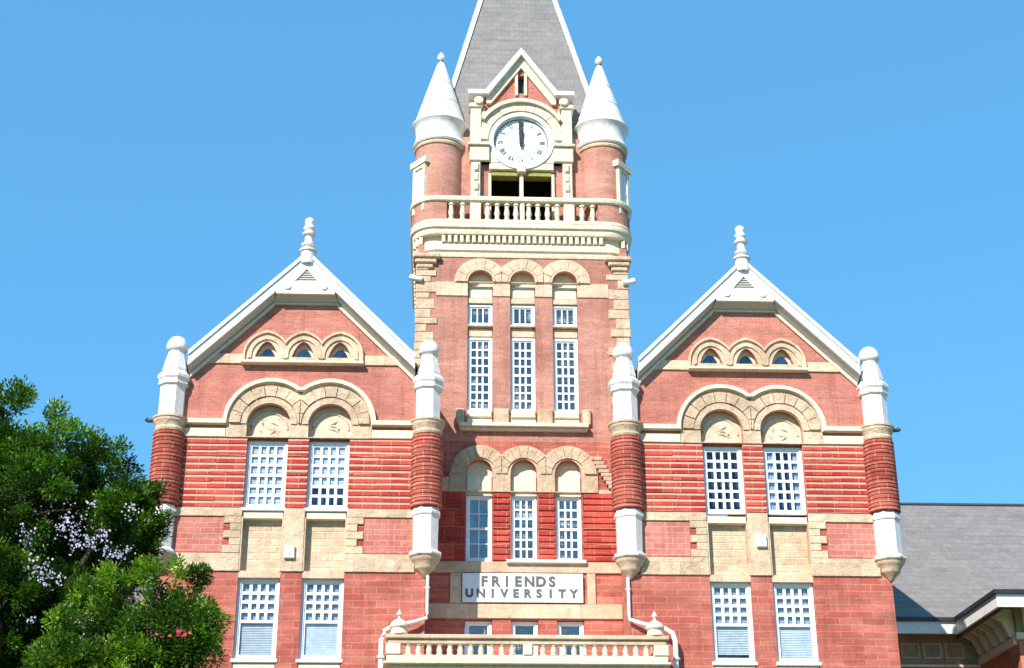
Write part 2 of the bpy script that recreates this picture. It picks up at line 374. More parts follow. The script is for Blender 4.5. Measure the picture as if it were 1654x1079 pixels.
# ---------------------------------------------------------------- windows
_cache = {}
def window(kind, parent, x, y, z, label=None):
    """x centre, z bottom, y front of the frame"""
    (w, h, cols, rows, sash, glz, blind, fr, mu) = KIND[kind]
    fm = MB(); cs = .045
    o = fr
    fm.box(-w/2, -w/2+o, 0, .12, 0, h); fm.box(w/2-o, w/2, 0, .12, 0, h)
    fm.box(-w/2+o, w/2-o, 0, .12, h-o, h); fm.box(-w/2+o, w/2-o, 0, .12, 0, o)
    if kind in ('mid', 'low'):                                     # projecting sill
        fm.box(-w/2-.05, w/2+.05, -.16, .1, -.1, -.003, .02)
    if kind in _cache:
        f = link('window', _cache[kind][0], parent, label, (x, y, z)); link('sash', _cache[kind][1], f); link('pane', _cache[kind][2], f)
    else: f = link('window', fm.mesh('window', 'whitef'), parent, label, (x, y, z))
    ix0, ix1, iz0, iz1 = -w/2+o, w/2-o, o, h-o
    mm = MB(); a = .05
    mm.box(ix0, ix0+cs, .035, .09, iz0, iz1); mm.box(ix1-cs, ix1, .035, .09, iz0, iz1)
    mm.box(ix0+cs, ix1-cs, .035, .09, iz1-cs, iz1); mm.box(ix0+cs, ix1-cs, .035, .09, iz0, iz0+cs)
    jx0, jx1, jz0, jz1 = ix0+cs, ix1-cs, iz0+cs, iz1-cs
    zs = [(jz0, jz1)]
    if sash:
        zm = iz0+(iz1-iz0)*sash; mm.box(jx0, jx1, .025, .085, zm-.04, zm+.035); zs = [(jz0, zm-.04), (zm+.035, jz1)]
    for (za, zb), rw in zip(zs, rows):
        if rw is None: continue
        cc = cols
        for i in range(1, cc):
            xx = jx0+(jx1-jx0)*i/cc; mm.box(xx-mu/2, xx+mu/2, .045, .08, za, zb)
        for j in range(1, rw):
            zz = za+(zb-za)*j/rw
            for i in range(cc):
                xa = jx0+(jx1-jx0)*i/cc+(mu/2 if i else 0); xb = jx0+(jx1-jx0)*(i+1)/cc-(mu/2 if i < cc-1 else 0)
                mm.box(xa, xb, .047, .078, zz-mu/2, zz+mu/2)
    if kind not in _cache:
        gm = MB(); gm.add([(jx0, .062, jz0), (jx1, .062, jz0), (jx1, .062, jz1), (jx0, .062, jz1)], [(0, 1, 2, 3)])
        _cache[kind] = (f.data, mm.mesh('sash', 'whitef'), gm.mesh('pane', glz))
        link('sash', _cache[kind][1], f); link('pane', _cache[kind][2], f)
    rw_ = random.Random(int(x*91+z*37)); bm_ = MB()
    if blind != 'room':
        drop = (rw_.choice((.7, 1, 1, 1)) if blind == 'blind' else rw_.choice((.85, 1, 1, 1))); zl = jz1-(jz1-jz0)*drop; zt_ = jz1
        if kind == 'low': zt_ = zm-.02; zl = jz0+rw_.choice((0, .0, .1))
        nsl = int((zt_-zl)/.045); tl = rw_.uniform(.015, .035)
        for i in range(nsl):
            z0_ = zl+(zt_-zl)*i/nsl; bm_.add([(jx0, .10, z0_), (jx1, .10+rw_.uniform(-.002, .002), z0_), (jx1, .10+tl, z0_+.05), (jx0, .10+tl, z0_+.05)], [(0, 1, 2, 3)])
        link('blind', bm_.mesh('blind', blind), f)
        if kind == 'low': b2 = MB(); b2.box(jx0, jx1, .14, .145, zt_+.01, jz1); link('blind', b2.mesh('blind', 'blind_m'), f)  # upper sash has its own darker grey-blue blind
    elif rw_.random() < .6:
        for q0, q1 in ((jx0, jx0+rw_.uniform(.08, .22)), (jx1-rw_.uniform(.08, .2), jx1)):
            for i in range(4):
                xa = q0+(q1-q0)*i/4; xb = q0+(q1-q0)*(i+1)/4; bm_.add([(xa, .11+.03*(i % 2), jz0), (xb, .14-.03*(i % 2), jz0), (xb, .14-.03*(i % 2), jz1), (xa, .11+.03*(i % 2), jz1)], [(0, 1, 2, 3)])
        link('curtain', bm_.mesh('curtain', 'blind'), f)
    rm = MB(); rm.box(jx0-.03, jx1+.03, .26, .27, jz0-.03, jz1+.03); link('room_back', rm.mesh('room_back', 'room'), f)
    return f
#        w     h    cols rows   sash  glass     blind     frame muntin
KIND = {
 'mid':  (1.12, 1.93, 4, (3, 3), .5, 'glass', 'blind', .085, .075),
 'midd': (1.12, 1.93, 4, (3, 3), .5, 'glass_d', 'room', .085, .075),
 'low':  (1.12, 2.15, 4, (None, 4), .47, 'glass', 'blind_l', .085, .08),
 'tall': (.74, 2.36, 3, (4, 4), .5, 'glass', 'blind_w', .07, .055),
 'tran': (.74, .70, 3, (1,), 0, 'glass', 'blind_w', .07, .04),
 'bay':  (.74, 1.92, 3, (3, 3), .5, 'glass', 'blind_w', .07, .055),
 'bayp': (.74, 1.92, 2, (2, 2), .5, 'glass', 'blind', .07, .03),
 'sml':  (.74, 1.9, 1, (None, None), .5, 'glass', 'blind_l', .07, .05)}
# ================================================================ MAIN HALL
hall = thing('university_hall', 'red brick and limestone university hall with central clock tower, slate spire and two gabled wings', 'building')
YT = 1.77
# ---------------------------------------------------------------- wings
def wing(s):
    cx = s*6.325; B = 3.575
    def X(a): return cx+a
    # wall with openings; recess bays for the windows
    bays = [(-1.41, -.29), (.29, 1.41)]
    out = [(X(-B), 0), (X(B), 0), (X(B), 17.0), (X(.9), 19.53), (X(-.9), 19.53), (X(-B), 17.0)]
    out = [(X(-B), 0), (X(B), 0), (X(B), 20.40-B), (X(.9), 19.5), (X(-.9), 19.5), (X(-B), 20.40-B)]
    tre = [X(-1.03), X(0), X(1.03)]
    hole_low = [rect(X(a), X(b), 3.0, 6.4) for a, b in bays]
    # the two tall strips end in round tympanum heads
    strips = []
    for c in (-.85, .85):
        lp = [(X(c-.56), 8.9), (X(c+.56), 8.9), (X(c+.56), 15.40), (X(c+.61), 15.40)]
        lp += [(X(c)+.61*math.cos(math.pi*i/16), 15.80+.61*math.sin(math.pi*i/16)) for i in range(17)]
        lp += [(X(c-.61), 15.40), (X(c-.56), 15.40)]; strips.append(lp)
    trih = []
    for c in tre:
        trih.append([(c-.33, 17.80), (c+.33, 17.80)]+[(c+.33-.66*i/10, 17.80+.44*math.sin(math.pi*i/10)**.75+.04*(1-abs(i-5)/5)) for i in range(1, 10)])
    lo = MB(); lo.plate([rect(X(-B), X(B), 0, 11.62), rect(X(-1.41), X(-.29), 8.9, 11.63), rect(X(.29), X(1.41), 8.9, 11.63)][:1]+[rect(X(a), X(b), 8.9, 11.6) for a, b in bays]+hole_low, 0, .35)
    # (thin bridge over the bays is hidden behind the stone band)
    lo.build('wall', 'brick_l', hall, label='lower storey wall of coarse red brick')
    md = MB(); md.plate([rect(X(-B), X(B), 11.62, 15.42)]+[rect(X(a), X(b), 11.64, 15.40) for a, b in bays], 0, .35)
    md.build('wall', 'brick_c', hall)
    up = MB(); up.plate([[(X(-B), 15.42), (X(B), 15.42), (X(B), 20.40-B), (X(.9), 19.5), (X(-.9), 19.5), (X(-B), 20.40-B)]]+
                        [[(X(c)+.61*math.cos(math.pi*i/16), 15.80+.61*math.sin(math.pi*i/16)) for i in range(17)]+[(X(c)-.61, 15.44), (X(c)+.61, 15.44)] for c in (-.85, .85)]+trih, 0, .35)
    up.build('wall', 'brick', hall, label='gable wall of fine red brick')
    # body behind
    bd = MB()
    bd.box(X(-B), X(-B)+.35, .352, 13, 0, 16.8); bd.box(X(B)-.35, X(B), .352, 13, 0, 16.8); bd.box(X(-B), X(B), 13.002, 13.3, 0, 16.8)
    bd.build('side_wall', 'brick', hall)
    # striped rusticated courses
    cs = MB(); z = 13.40; k = 0
    while z < 15.30:
        h = .125
        for a, b in ((-B+.40, -1.41), (-.29, .29), (1.41, B-.40)):
            w = b-a; nseg = max(1, round(w/.9)); xx = a
            for i in range(nseg):
                e = b if i == nseg-1 else a+w*(i+1)/nseg+random.uniform(-.12, .12)
                cs.box(X(xx)+.004, X(e)-.004, -.022-random.uniform(0, .014), .02, z+random.uniform(0, .014), z+h+random.uniform(-.006, .008), .012); xx = e
        z += .181; k += 1
    cs.build('brick_course', 'course', hall, label='projecting dark red brick courses')
    mb_ = MB()
    for a, b in ((-B+.38, -1.412), (-.288, .288), (1.412, B-.38)): mb_.box(X(a), X(b), -.008, .02, 13.378, 15.405)
    mb_.build('mortar_bed', 'mortar', hall)
    # bands
    st = MB()
    for (za, zb, pr) in ((13.15, 13.375, .05),):
        st.box(X(-B+.35), X(-1.41), -pr, .05, za, zb, .012); st.box(X(1.41), X(B-.35), -pr, .05, za, zb, .012)
        st.box(X(-.29), X(.29), -pr, .05, 11.64, zb, .012)
    st.box(X(-B+.3), X(-1.41), -.05, .05, 11.64, 12.13, .012); st.box(X(1.41), X(B-.3), -.05, .05, 11.64, 12.13, .012)
    # quoined surround of the stone panels
    for sg in (-1, 1):
        for i, (za, zb) in enumerate(((12.135, 12.34), (12.345, 12.54), (12.545, 12.75), (12.755, 12.95), (12.955, 13.145))):
            w = .47 if i % 2 == 0 else .30
            a, b = sorted((X(sg*1.41), X(sg*(1.41+w)))); st.box(a, b, -.045-random.uniform(0, .015), .05, za, zb, .015)
    st.box(X(-B), X(B), -.06, .05, 8.55, 8.895, .02)
    st.build('stone_band', 'stone_r', hall)
    pb = MB()
    for sg in (-1, 1):
        a, b = sorted((X(sg*(1.89)), X(sg*(B-.33)))); pb.box(a, b, -.012, .05, 12.16, 13.12)
    pb.build('brick_panel', 'brick_p', hall)
    sp = MB()
    for a, b in bays: sp.box(X(a), X(b), .22, .30, 11.50, 13.28)
    sp.build('spandrel_panel', 'stone_j', hall)
    s1 = MB()
    for a, b in bays: s1.box(X(a)+.01, X(b)-.01, .03, .30, 8.88, 9.21, .02)
    for a, b in bays: s1.box(X(a)+.01, X(b)-.01, .02, .30, 13.10, 13.30, .02)
    s1.build('window_sill', 'cream', hall)
    jl = MB()
    for a, b in bays:
        for x_, sg in ((a, 1), (b, -1)):
            p_, q_ = sorted((X(x_)+sg*.001, X(x_)+sg*.03)); jl.box(p_, q_, -.03, .22, 11.66, 13.14)
    jl.build('jamb', 'stone', hall)
    wh = MB()
    for a, b in bays: wh.box(X(a)+.003, X(b)-.003, -.004, .30, 11.475, 11.66)
    wh.build('window_head', 'stone', hall)
    for c in (-.85, .85):
        window('mid' if s < 0 else 'midd', hall, X(c), .12, 13.41)
        window('low', hall, X(c), .12, 9.32)
        window('low', hall, X(c), .12, 4.0)
    # stone belt under the string course
    bl = MB()
    for sg in (-1, 1):
        a, b = sorted((X(sg*2.02), X(sg*(B-.35)))); bl.box(a, b, -.06, .05, 15.41, 15.66, .015)
    bl.build('belt_course', 'cream', hall)
    # double arch
    ar = MB()
    o = arcs([X(-.82), X(.82)], 1.19, 15.83, 15.41)
    hol = [[(X(c)+.60*math.cos(math.pi*i/18), 15.80+.60*math.sin(math.pi*i/18)) for i in range(19)]+[(X(c)-.60, 15.43), (X(c)+.60, 15.43)] for c in (-.85, .85)]
    ar.plate([o]+hol, -.05, .05); 
    voussoirs(ar, [X(-.84), X(.84)], .80, 1.10, 15.81, -.115, -.04, 9, gap=.035)
    # inner moulded ring
    for c in (-.85, .85):
        ring = [(X(c)+.78*math.cos(math.pi*i/18), 15.80+.78*math.sin(math.pi*i/18)) for i in range(19)]
        ring = [(min(x, X(0)-.004) if c < 0 else max(x, X(0)+.004), zz) for x, zz in ring]
        inner = [(X(c)+.61*math.cos(math.pi*(18-i)/18), 15.80+.61*math.sin(math.pi*(18-i)/18)) for i in range(19)]
        ar.plate([ring+inner], -.085, -.04)
    ar.build('arch', 'stone_r', hall)
    # hood mould + string course swept in one line
    hd = MB(); prev = None
    def hood_loop(r, zc, zs, xe):
        xl = []; 
        for c in (-.82, .82):
            for i in range(25):
                t = math.pi*(24-i)/24; x = c+r*math.cos(t); zz = zc+r*math.sin(t)
                if (c < 0 and x <= 0) or (c > 0 and x >= 0): xl.append((x, zz))
        return [(-xe, zs), (-.82-r, zs)]+xl+[(.82+r, zs), (xe, zs)]
    xe = B-.42
    a = hood_loop(1.30, 15.83, 15.91, xe); b = hood_loop(1.19, 15.83, 15.78, xe)
    lp = [(X(x), z_) for x, z_ in a]+[(X(x), z_) for x, z_ in reversed(b)]
    hd.plate([lp], -.17, .03)
    a2 = hood_loop(1.255, 15.83, 15.86, xe+.01); b2 = hood_loop(1.17, 15.83, 15.76, xe+.01)
    hd.plate([[(X(x), z_) for x, z_ in a2]+[(X(x), z_) for x, z_ in reversed(b2)]], -.13, .02)
    hd.build('hood_mould', 'cream', hall)
    ty = MB()
    for c in (-.85, .85): ty.box(X(c)-.62, X(c)+.62, .2, .3, 15.36, 16.45)
    ty.build('tympanum', 'tymp', hall)
    # carved relief in the tympanum
    cv = MB()
    for c in (-.85, .85):
        rn = random.Random(int(c*100)+s)
        for i in range(5):
            px = X(c)+rn.uniform(-.25, .22); pz = 15.66+rn.uniform(0, .3); l_ = rn.uniform(.3, .5); t = rn.uniform(.3, 2.6)
            cv.tube([(px-l_*.5*math.cos(t), .205, pz-l_*.3*math.sin(t)), (px, .185, pz), (px+l_*.5*math.cos(t+.5), .205, pz+l_*.3*math.sin(t+.5))], [.012, .035, .01], 6)
        cv.box(X(c)-.58, X(c)+.58, .165, .22, 15.37, 15.55, .02)
        cv.tube([(X(c)+.5*math.cos(math.pi*i/14), .19, 15.72+.5*math.sin(math.pi*i/14)) for i in range(15)], .028, 6)
    cv.build('carving', 'tymp', hall, True)
    # upper pale band and trefoil windows
    ub = MB(); ub.box(X(-2.72), X(-1.68), -.05, .05, 17.60, 17.89, .01); ub.box(X(1.68), X(2.72), -.05, .05, 17.60, 17.89, .01)
    ub.build('belt_course', 'stone', hall)
    tr = MB()
    tr.plate([arcs(tre, .665, 17.86, 17.66, .10)]+trih, -.07, .03)
    tr2 = []
    for c in tre:
        o_ = [(c-.52, 17.74)]+[(c-.52*math.cos(math.pi*i/16), 17.86+.52*math.sin(math.pi*i/16)+.06*(1-abs(i-8)/8)) for i in range(17)]+[(c+.52, 17.74)]
        o_ = [(min(max(x, c-.512), c+.512), z_) for x, z_ in o_]
        i_ = [(c-.42, 17.78)]+[(c-.42*math.cos(math.pi*i/16), 17.86+.40*math.sin(math.pi*i/16)+.07*(1-abs(i-8)/8)) for i in range(17)]+[(c+.42, 17.78)]
        tr.plate([o_+list(reversed(i_))], -.115, -.06)
    tr.plate([arcs(tre, .665, 17.86, 17.66, .10), arcs(tre, .60, 17.86, 17.68, .10)], -.14, -.06)
    tr.build('arch', 'stone', hall)
    sl_ = MB(); sl_.box(X(-1.72), X(1.72), -.22, .05, 17.575, 17.655, .015); sl_.build('window_sill', 'cream', hall)
    for c in tre:
        fr = MB(); oo = [(c-.36, 17.78), (c+.36, 17.78)]+[(c+.36-.72*i/10, 17.80+.46*math.sin(math.pi*i/10)**.75+.04*(1-abs(i-5)/5)) for i in range(1, 10)]
        ii = [(c-.24, 17.84), (c+.24, 17.84)]+[(c+.24-.48*i/10, 17.84+.30*math.sin(math.pi*i/10)**.8) for i in range(1, 10)]
        fr.plate([oo, ii], .14, .2); f = fr.build('window', 'cream', hall)
        pn = MB(); pn.plate([ii], .17, .175); pn.build('pane', 'glass', f); dk = MB(); dk.box(c-.3, c+.3, .24, .25, 17.8, 18.3); dk.build('blind', 'room', f)  # dark panel behind the pane stands in for the unlit room
    # roof
    rf = MB(); zt = 20.89; ey = -.30; E_ = 3.165
    for sg in (-1, 1):
        for e_, ya, yb in ((E_, ey, .02), (B+.15, .36, 13.4)):
            q = [(X(0), zt+.02), (X(sg*e_), zt+.02-e_), (X(sg*e_), zt-.10-e_), (X(0), zt-.10)]; rf.plate([q], ya, yb)
        q = [(X(0), zt+.02), (X(sg*(E_+.1)), zt-.08-E_), (X(sg*(E_+.1)), zt-.2-E_), (X(0), zt-.10)]; rf.plate([q], .0205, .3595)
    rf.build('roof', 'slate', hall)
    so = MB()
    for sg in (-1, 1):
        x0_, x1_ = sg*.83, sg*E_
        # coved soffit: from the back of the bargeboard down to the wall
        vs = [(X(x0_), ey+.016, zt-.335-abs(x0_)), (X(x1_), ey+.016, zt-.335-E_), (X(x1_), -.002, 20.41-E_), (X(x0_), -.002, 20.41-abs(x0_)),
              (X(x0_), ey+.016, zt-.10-abs(x0_)), (X(x1_), ey+.016, zt-.10-E_), (X(x1_), -.002, zt-.10-E_), (X(x0_), -.002, zt-.10-abs(x0_))]
        so.add(vs, [(0, 1, 2, 3), (4, 5, 6, 7), (0, 1, 5, 4), (3, 2, 6, 7), (0, 3, 7, 4), (1, 2, 6, 5)])
        q = [(X(0), zt-.104), (X(sg*(B)), zt-.104-B), (X(sg*B), zt-.34-B), (X(0), zt-.34)]
        so.plate([q], .352, 13.0)
    vs = [(X(-.83), ey+.016, 19.64), (X(.83), ey+.016, 19.64), (X(.93), -.002, 19.49), (X(-.93), -.002, 19.49),
          (X(-.83), ey+.016, 19.9), (X(.83), ey+.016, 19.9), (X(.93), -.002, 19.9), (X(-.93), -.002, 19.9)]
    so.add(vs, [(0, 1, 2, 3), (4, 5, 6, 7), (0, 1, 5, 4), (3, 2, 6, 7), (0, 3, 7, 4), (1, 2, 6, 5)])
    so.build('soffit', 'soffit', hall)
    fa = MB(); e = E_
    fa.plate([[(X(0), zt+.05), (X(e), zt+.05-e), (X(e), zt-.33-e), (X(.83), 19.73), (X(.83), 19.64), (X(-.83), 19.64), (X(-.83), 19.73), (X(-e), zt-.33-e), (X(-e), zt+.05-e)],
              [(X(-.34), 20.02), (X(.34), 20.02), (X(0), 20.42)]], ey-.08, ey+.015)
    fa.plate([[(X(0), zt+.10), (X(e), zt+.10-e), (X(e), zt-.03-e), (X(0), zt-.03)]], ey-.13, ey-.06)
    fa.plate([[(X(0), zt+.10), (X(-e), zt+.10-e), (X(-e), zt-.03-e), (X(0), zt-.03)]], ey-.13, ey-.06)
    fa.build('bargeboard', 'white', hall, label='white painted bargeboard with triangular vent panel at the apex')
    vt = MB(); vt.plate([[(X(-.34), 20.00), (X(.34), 20.00), (X(0), 20.44)]], ey+.017, ey+.03)
    for i in range(5): vt.box(X(-.3+.055*i), X(.3-.055*i), ey-.05, ey+.01, 20.04+.07*i, 20.07+.07*i)
    vt.build('vent', 'soffit', hall)
    rs = MB()
    for sg in (-1, 1):
        rs.lathe([(.001, 0), (.075, 0), (.1, .02), (.1, .035), (.06, .05), (.001, .05)], 0, 0, 16)
        v0 = len(rs.v)-96
        rs.v[v0:] = [(X(sg*.52)+x, ey-.08-z_, 19.86+y) for x, y, z_ in rs.v[v0:]]
    rs.build('rosette', 'white', hall, True)
    # cornice moulding under the soffit on the wall
    mo = MB()
    for sg in (-1, 1):
        mo.plate([[(X(sg*.9), 19.49), (X(sg*.9), 19.38), (X(sg*(B-.45)), 20.28-(B-.45)), (X(sg*(B-.45)), 20.405-(B-.45))]], -.07, .01)
    mo.box(X(-.9), X(.9), -.05, .01, 19.44, 19.498)
    mo.build('moulding', 'cream', hall)
    # finial
    fn = MB(); fn.lathe([(.17, 20.6), (.17, 20.98), (.21, 21.0), (.21, 21.07), (.12, 21.10), (.115, 21.2), (.17, 21.24), (.18, 21.3), (.13, 21.36), (.10, 21.42), (.10, 21.66), (.16, 21.70), (.17, 21.77), (.12, 21.82), (.10, 21.9), (.14, 21.96), (.145, 22.03), (.11, 22.10), (.10, 22.16), (.11, 22.22), (.12, 22.30), (.10, 22.38), (.05, 22.44), (0.001, 22.46)], X(0), -.3, 18)
    fn.v = [(X(0)+(x-X(0))*1.2, -.3+(y+.3)*1.2, 20.98+(z-20.98)*.76 if z > 20.98 else z) for x, y, z in fn.v]
    fn.build('finial', 'sheet', hall, True, 50)
    # corner turrets
    for side in (-1, 1):
        axx = cx+side*3.555
        turret(axx, s, side == s)
def turret(x, s, outer):
    yc = -.03; o8 = math.pi/8
    t = MB()
    t.lathe([(.36, 15.93), (.365, 16.80), (.39, 16.84), (.43, 16.86), (.44, 16.90), (.42, 16.93), (.43, 17.0), (.47, 17.06), (.47, 17.14), (.43, 17.19), (.36, 17.27), (.345, 17.29),
             (.35, 17.34), (.30, 17.60), (.25, 17.78), (.23, 17.86), (.22, 17.96)], x, yc, 8, rot=o8)
    t.build('pinnacle', 'sheet', hall, label='white octagonal sheet metal pinnacle')
    b = MB(); b.lathe([(.22, 17.90), (.28, 17.95), (.30, 18.0), (.30, 18.06), (.285, 18.15), (.24, 18.25), (.17, 18.33), (.08, 18.375), (.001, 18.385)], x, yc, 22)
    b.build('pinnacle_cap', 'sheet', hall, True, 50)
    c = MB(); c.lathe([(.40, 15.50), (.42, 15.56), (.40, 15.62), (.42, 15.70), (.47, 15.78), (.47, 15.83), (.50, 15.86), (.50, 15.91), (.38, 15.93)], x, yc, 28); c.build('capital', 'stone_r', hall, True, 30)
    # ribbed brick drum
    p = []; z = 13.42
    while z < 15.48:
        p += [(.415, z), (.437, z+.012), (.44, z+.045), (.437, z+.08), (.415, z+.09)]; z += .1085
    d = MB(); d.lathe(p, x, yc, 28); d.build('brick_drum', 'brick_c', hall, True, 30)
    w = MB(); w.lathe([(.36, 12.13), (.375, 13.16), (.40, 13.18), (.42, 13.22), (.42, 13.28), (.38, 13.34), (.36, 13.40)], x, yc, 8, rot=o8)
    w.lathe([(.36, 12.05), (.45, 12.07), (.47, 12.11), (.46, 12.16), (.40, 12.19), (.365, 12.22)], x, yc, 8, rot=o8)
    w.build('drum_base', 'sheet', hall, label='white octagonal metal drum')
    k = MB(); k.lathe([(.03, 11.50), (.07, 11.53), (.11, 11.60), (.24, 11.72), (.27, 11.76), (.27, 11.81), (.36, 11.93), (.40, 11.98), (.40, 12.02), (.44, 12.06)], x, yc+.02, 24)
    k.build('corbel', 'stone', hall, True, 40)
    if outer:
        sp = MB(); sp.tube([(x+s*.3, yc, 15.86), (x+s*.62, yc, 15.86), (x+s*.66, yc, 15.90)], [.07, .06, .07], 8); sp.build('gutter_spout', 'dark', hall)
for s in (-1, 1): wing(s)
# ---------------------------------------------------------------- tower shaft
TX = 3.2; TC = 4.97
wx = [-1.28, 0, 1.28]
th = MB()
holes = []
for c in wx:
    lp = [(c-.38, 16.80), (c+.38, 16.80), (c+.38, 21.08)]+[(c+.38*math.cos(math.pi*i/14), 21.08+.38*math.sin(math.pi*i/14)) for i in range(1, 14)]+[(c-.38, 21.08)]
    holes.append(lp)
    lp = [(c-.38, 12.42), (c+.38, 12.42), (c+.38, 15.02)]+[(c+.38*math.cos(math.pi*i/14), 15.02+.42*math.sin(math.pi*i/14)) for i in range(1, 14)]+[(c-.38, 15.02)]
    holes.append(lp); holes.append(rect(c-.38, c+.38, 8.8, 10.78))
th.plate([rect(-TX, TX, 16.0, 22.3)]+[h for h in holes if h[0][1] > 16], YT, YT+.4)
th.build('wall', 'brick_t', hall, label='tower wall of fine red brick')
tb = MB(); tb.plate([rect(-2.748, 2.748, 0, 16.0)]+[h for h in holes if h[0][1] < 16], YT, YT+.4); tb.build('wall', 'brick_l', hall, label='recessed centre bay wall')
tw = MB(); tw.box(-TX, -TX+.4, YT+.402, 8.17, 12, 22.3); tw.box(TX-.4, TX, YT+.402, 8.17, 12, 22.3); tw.box(-TX, TX, 8.172, 8.5, 12, 22.3); tw.build('side_wall', 'brick_t', hall)
# ridge roof of the main block behind the tower base
mr = MB(); mr.box(-2.7, 2.7, 1.75+.9, 13, 15.9, 16.2); mr.build('roof', 'slate', hall)
rq = random.Random(5)
q = MB()
for sg in (-1, 1):                                        # quoins, kept as bonded blocks with a little play
    z = 12.4 if False else 16.4; i = 0
    while z < 21.85:
        h = rq.choice((.2, .26, .3, .34)); h = min(h, 21.9-z)
        w = (.62, .40, .55, .34)[i % 4]+rq.uniform(-.05, .05); p = rq.uniform(.02, .05)
        a, b = sorted((sg*(TX-w), sg*(TX+p))); q.box(a, b, YT-p, YT+.5+rq.uniform(0, .25), z, z+h-.008, .02)
        z += h; i += 1
    for k in range(3):                                    # corbel blocks under the cornice
        a, b = sorted((sg*(2.52+.1*(2-k)), sg*(TX+.03+.05*k))); q.box(a, b, YT-.09-.06*k, YT+.6, 21.52+.15*k, 21.66+.15*k, .03)
q.build('quoin', 'stone_r', hall)
# stone belt and arches, upper
tbm = MB()
for a, b in ((-2.62, -1.66), (-.90, -.38), (.38, .90), (1.66, 2.62)):
    tbm.box(a if a != -.90 else -.9, b, YT-.035, YT+.05, 20.62, 21.08, .01)
tbm.build('belt_course', 'stone', hall)
ua = MB(); ua.plate([arcs(wx, .79, 21.08, 21.06)]+[[(c+.385*math.cos(math.pi*i/14), 21.08+.385*math.sin(math.pi*i/14)) for i in range(15)] for c in wx], YT-.06, YT+.05)
voussoirs(ua, wx, .46, .74, 21.08, YT-.095, YT-.05, 7, gap=.03)
for c in wx:
    ua.plate([[(c+.44*math.cos(math.pi*i/16), 21.08+.44*math.sin(math.pi*i/16)) for i in range(17)]+[(c-.385*math.cos(math.pi*i/16), 21.08+.385*math.sin(math.pi*i/16)) for i in range(17)]], YT-.11, YT-.05)
ua.build('arch', 'stone', hall)
tm = MB()
for c in wx:
    tm.box(c-.40, c+.40, YT+.2, YT+.3, 20.44, 21.5); tm.box(c-.37, c+.37, YT+.12, YT+.25, 20.62, 21.02, .02)
    tm.box(c-.40, c+.40, YT+.2, YT+.3, 14.42, 15.5); tm.box(c-.37, c+.37, YT+.12, YT+.25, 14.52, 14.98, .02)
tm.build('tympanum', 'cream', hall)
ln = MB()
for c in wx:
    ln.box(c-.375, c+.375, YT+.06, YT+.3, 20.42, 20.60, .01); ln.box(c-.375, c+.375, YT+.10, YT+.3, 19.33, 19.62, .02)
    ln.box(c-.375, c+.375, YT-.02, YT+.2, 19.63, 19.69, .01)
ln.build('transom', 'stone', hall)
for i, c in enumerate(wx):
    window('tran', hall, c, YT+.12, 19.70); window('tall', hall, c, YT+.12, 16.95)
    window('bayp' if i == 0 else 'bay', hall, c, YT+.12, 12.46)
    window('sml', hall, c, YT+.12, 8.86)
sc = MB(); sc.box(-1.90, 1.90, YT-.26, YT+.05, 16.38, 16.50, .02); sc.box(-1.86, 1.86, YT-.17, YT+.05, 16.30, 16.378, .02)
for c in wx: sc.box(c-.36, c+.36, YT-.10, YT+.3, 16.70, 16.93, .03)
for c in wx: sc.box(c-.36, c+.36, YT-.03, YT+.05, 16.505, 16.695)
sc.build('window_sill', 'cream', hall)
bk = MB()
for c in (-1.86, -.64, .64, 1.86):
    w = .22 if abs(c) < 1 else .12; bk.box(c-w, c+w, YT-.12, YT+.05, 16.505, 16.98, .03)
bk.build('sill_block', 'stone_r', hall)
# lower arches
la = MB(); la.plate([arcs(wx, .86, 15.0, 14.46)]+[[(c+.385*math.cos(math.pi*i/14), 15.02+.425*math.sin(math.pi*i/14)) for i in range(15)]+[(c-.385, 14.48), (c+.385, 14.48)] for c in wx], YT-.06, YT+.05)
voussoirs(la, wx, .48, .82, 15.0, YT-.105, YT-.05, 9, gap=.025)
for i in range(9):                                        # ragged stones stepping down to the right wing
    a = 1.95+.07*i; la.box(a, min(2.74, a+.32), YT-.09-rq.uniform(0, .05), YT+.02, 15.5-.12*i-.09, 15.5-.12*i+.03, .02)
    
la.build('arch', 'stone_r', hall)
bb = MB(); bb.box(-2.74, -2.15, YT-.04, YT+.05, 14.47, 14.9, .01); bb.box(2.15, 2.74, YT-.04, YT+.05, 14.42, 14.55, .02)
bb.box(-2.74, 2.74, YT-.06, YT+.05, 12.10, 12.415, .015); bb.box(-2.74, 2.74, YT-.06, YT+.05, 10.81, 11.22, .015)
bb.box(-2.08, -1.76, YT-.05, YT+.05, 11.225, 12.095, .01); bb.box(1.76, 2.0, YT-.05, YT+.05, 11.225, 12.095, .01)
bb.build('belt_course', 'stone', hall)
cw = MB()
z = 12.46
while z < 14.3:
    for a, b in ((1.69, 2.74), (-2.74, -1.69), (-.88, -.42), (.42, .88)): cw.box(a, b, YT-.03-rq.uniform(0, .015), YT+.02, z, z+.125, .012)
    z += .184
cw.build('brick_course', 'course', hall)
s3 = MB(); s3.box(-.50, 1.75, YT-.18, YT+.1, 12.36, 12.455, .02); s3.build('window_sill', 'white', hall)
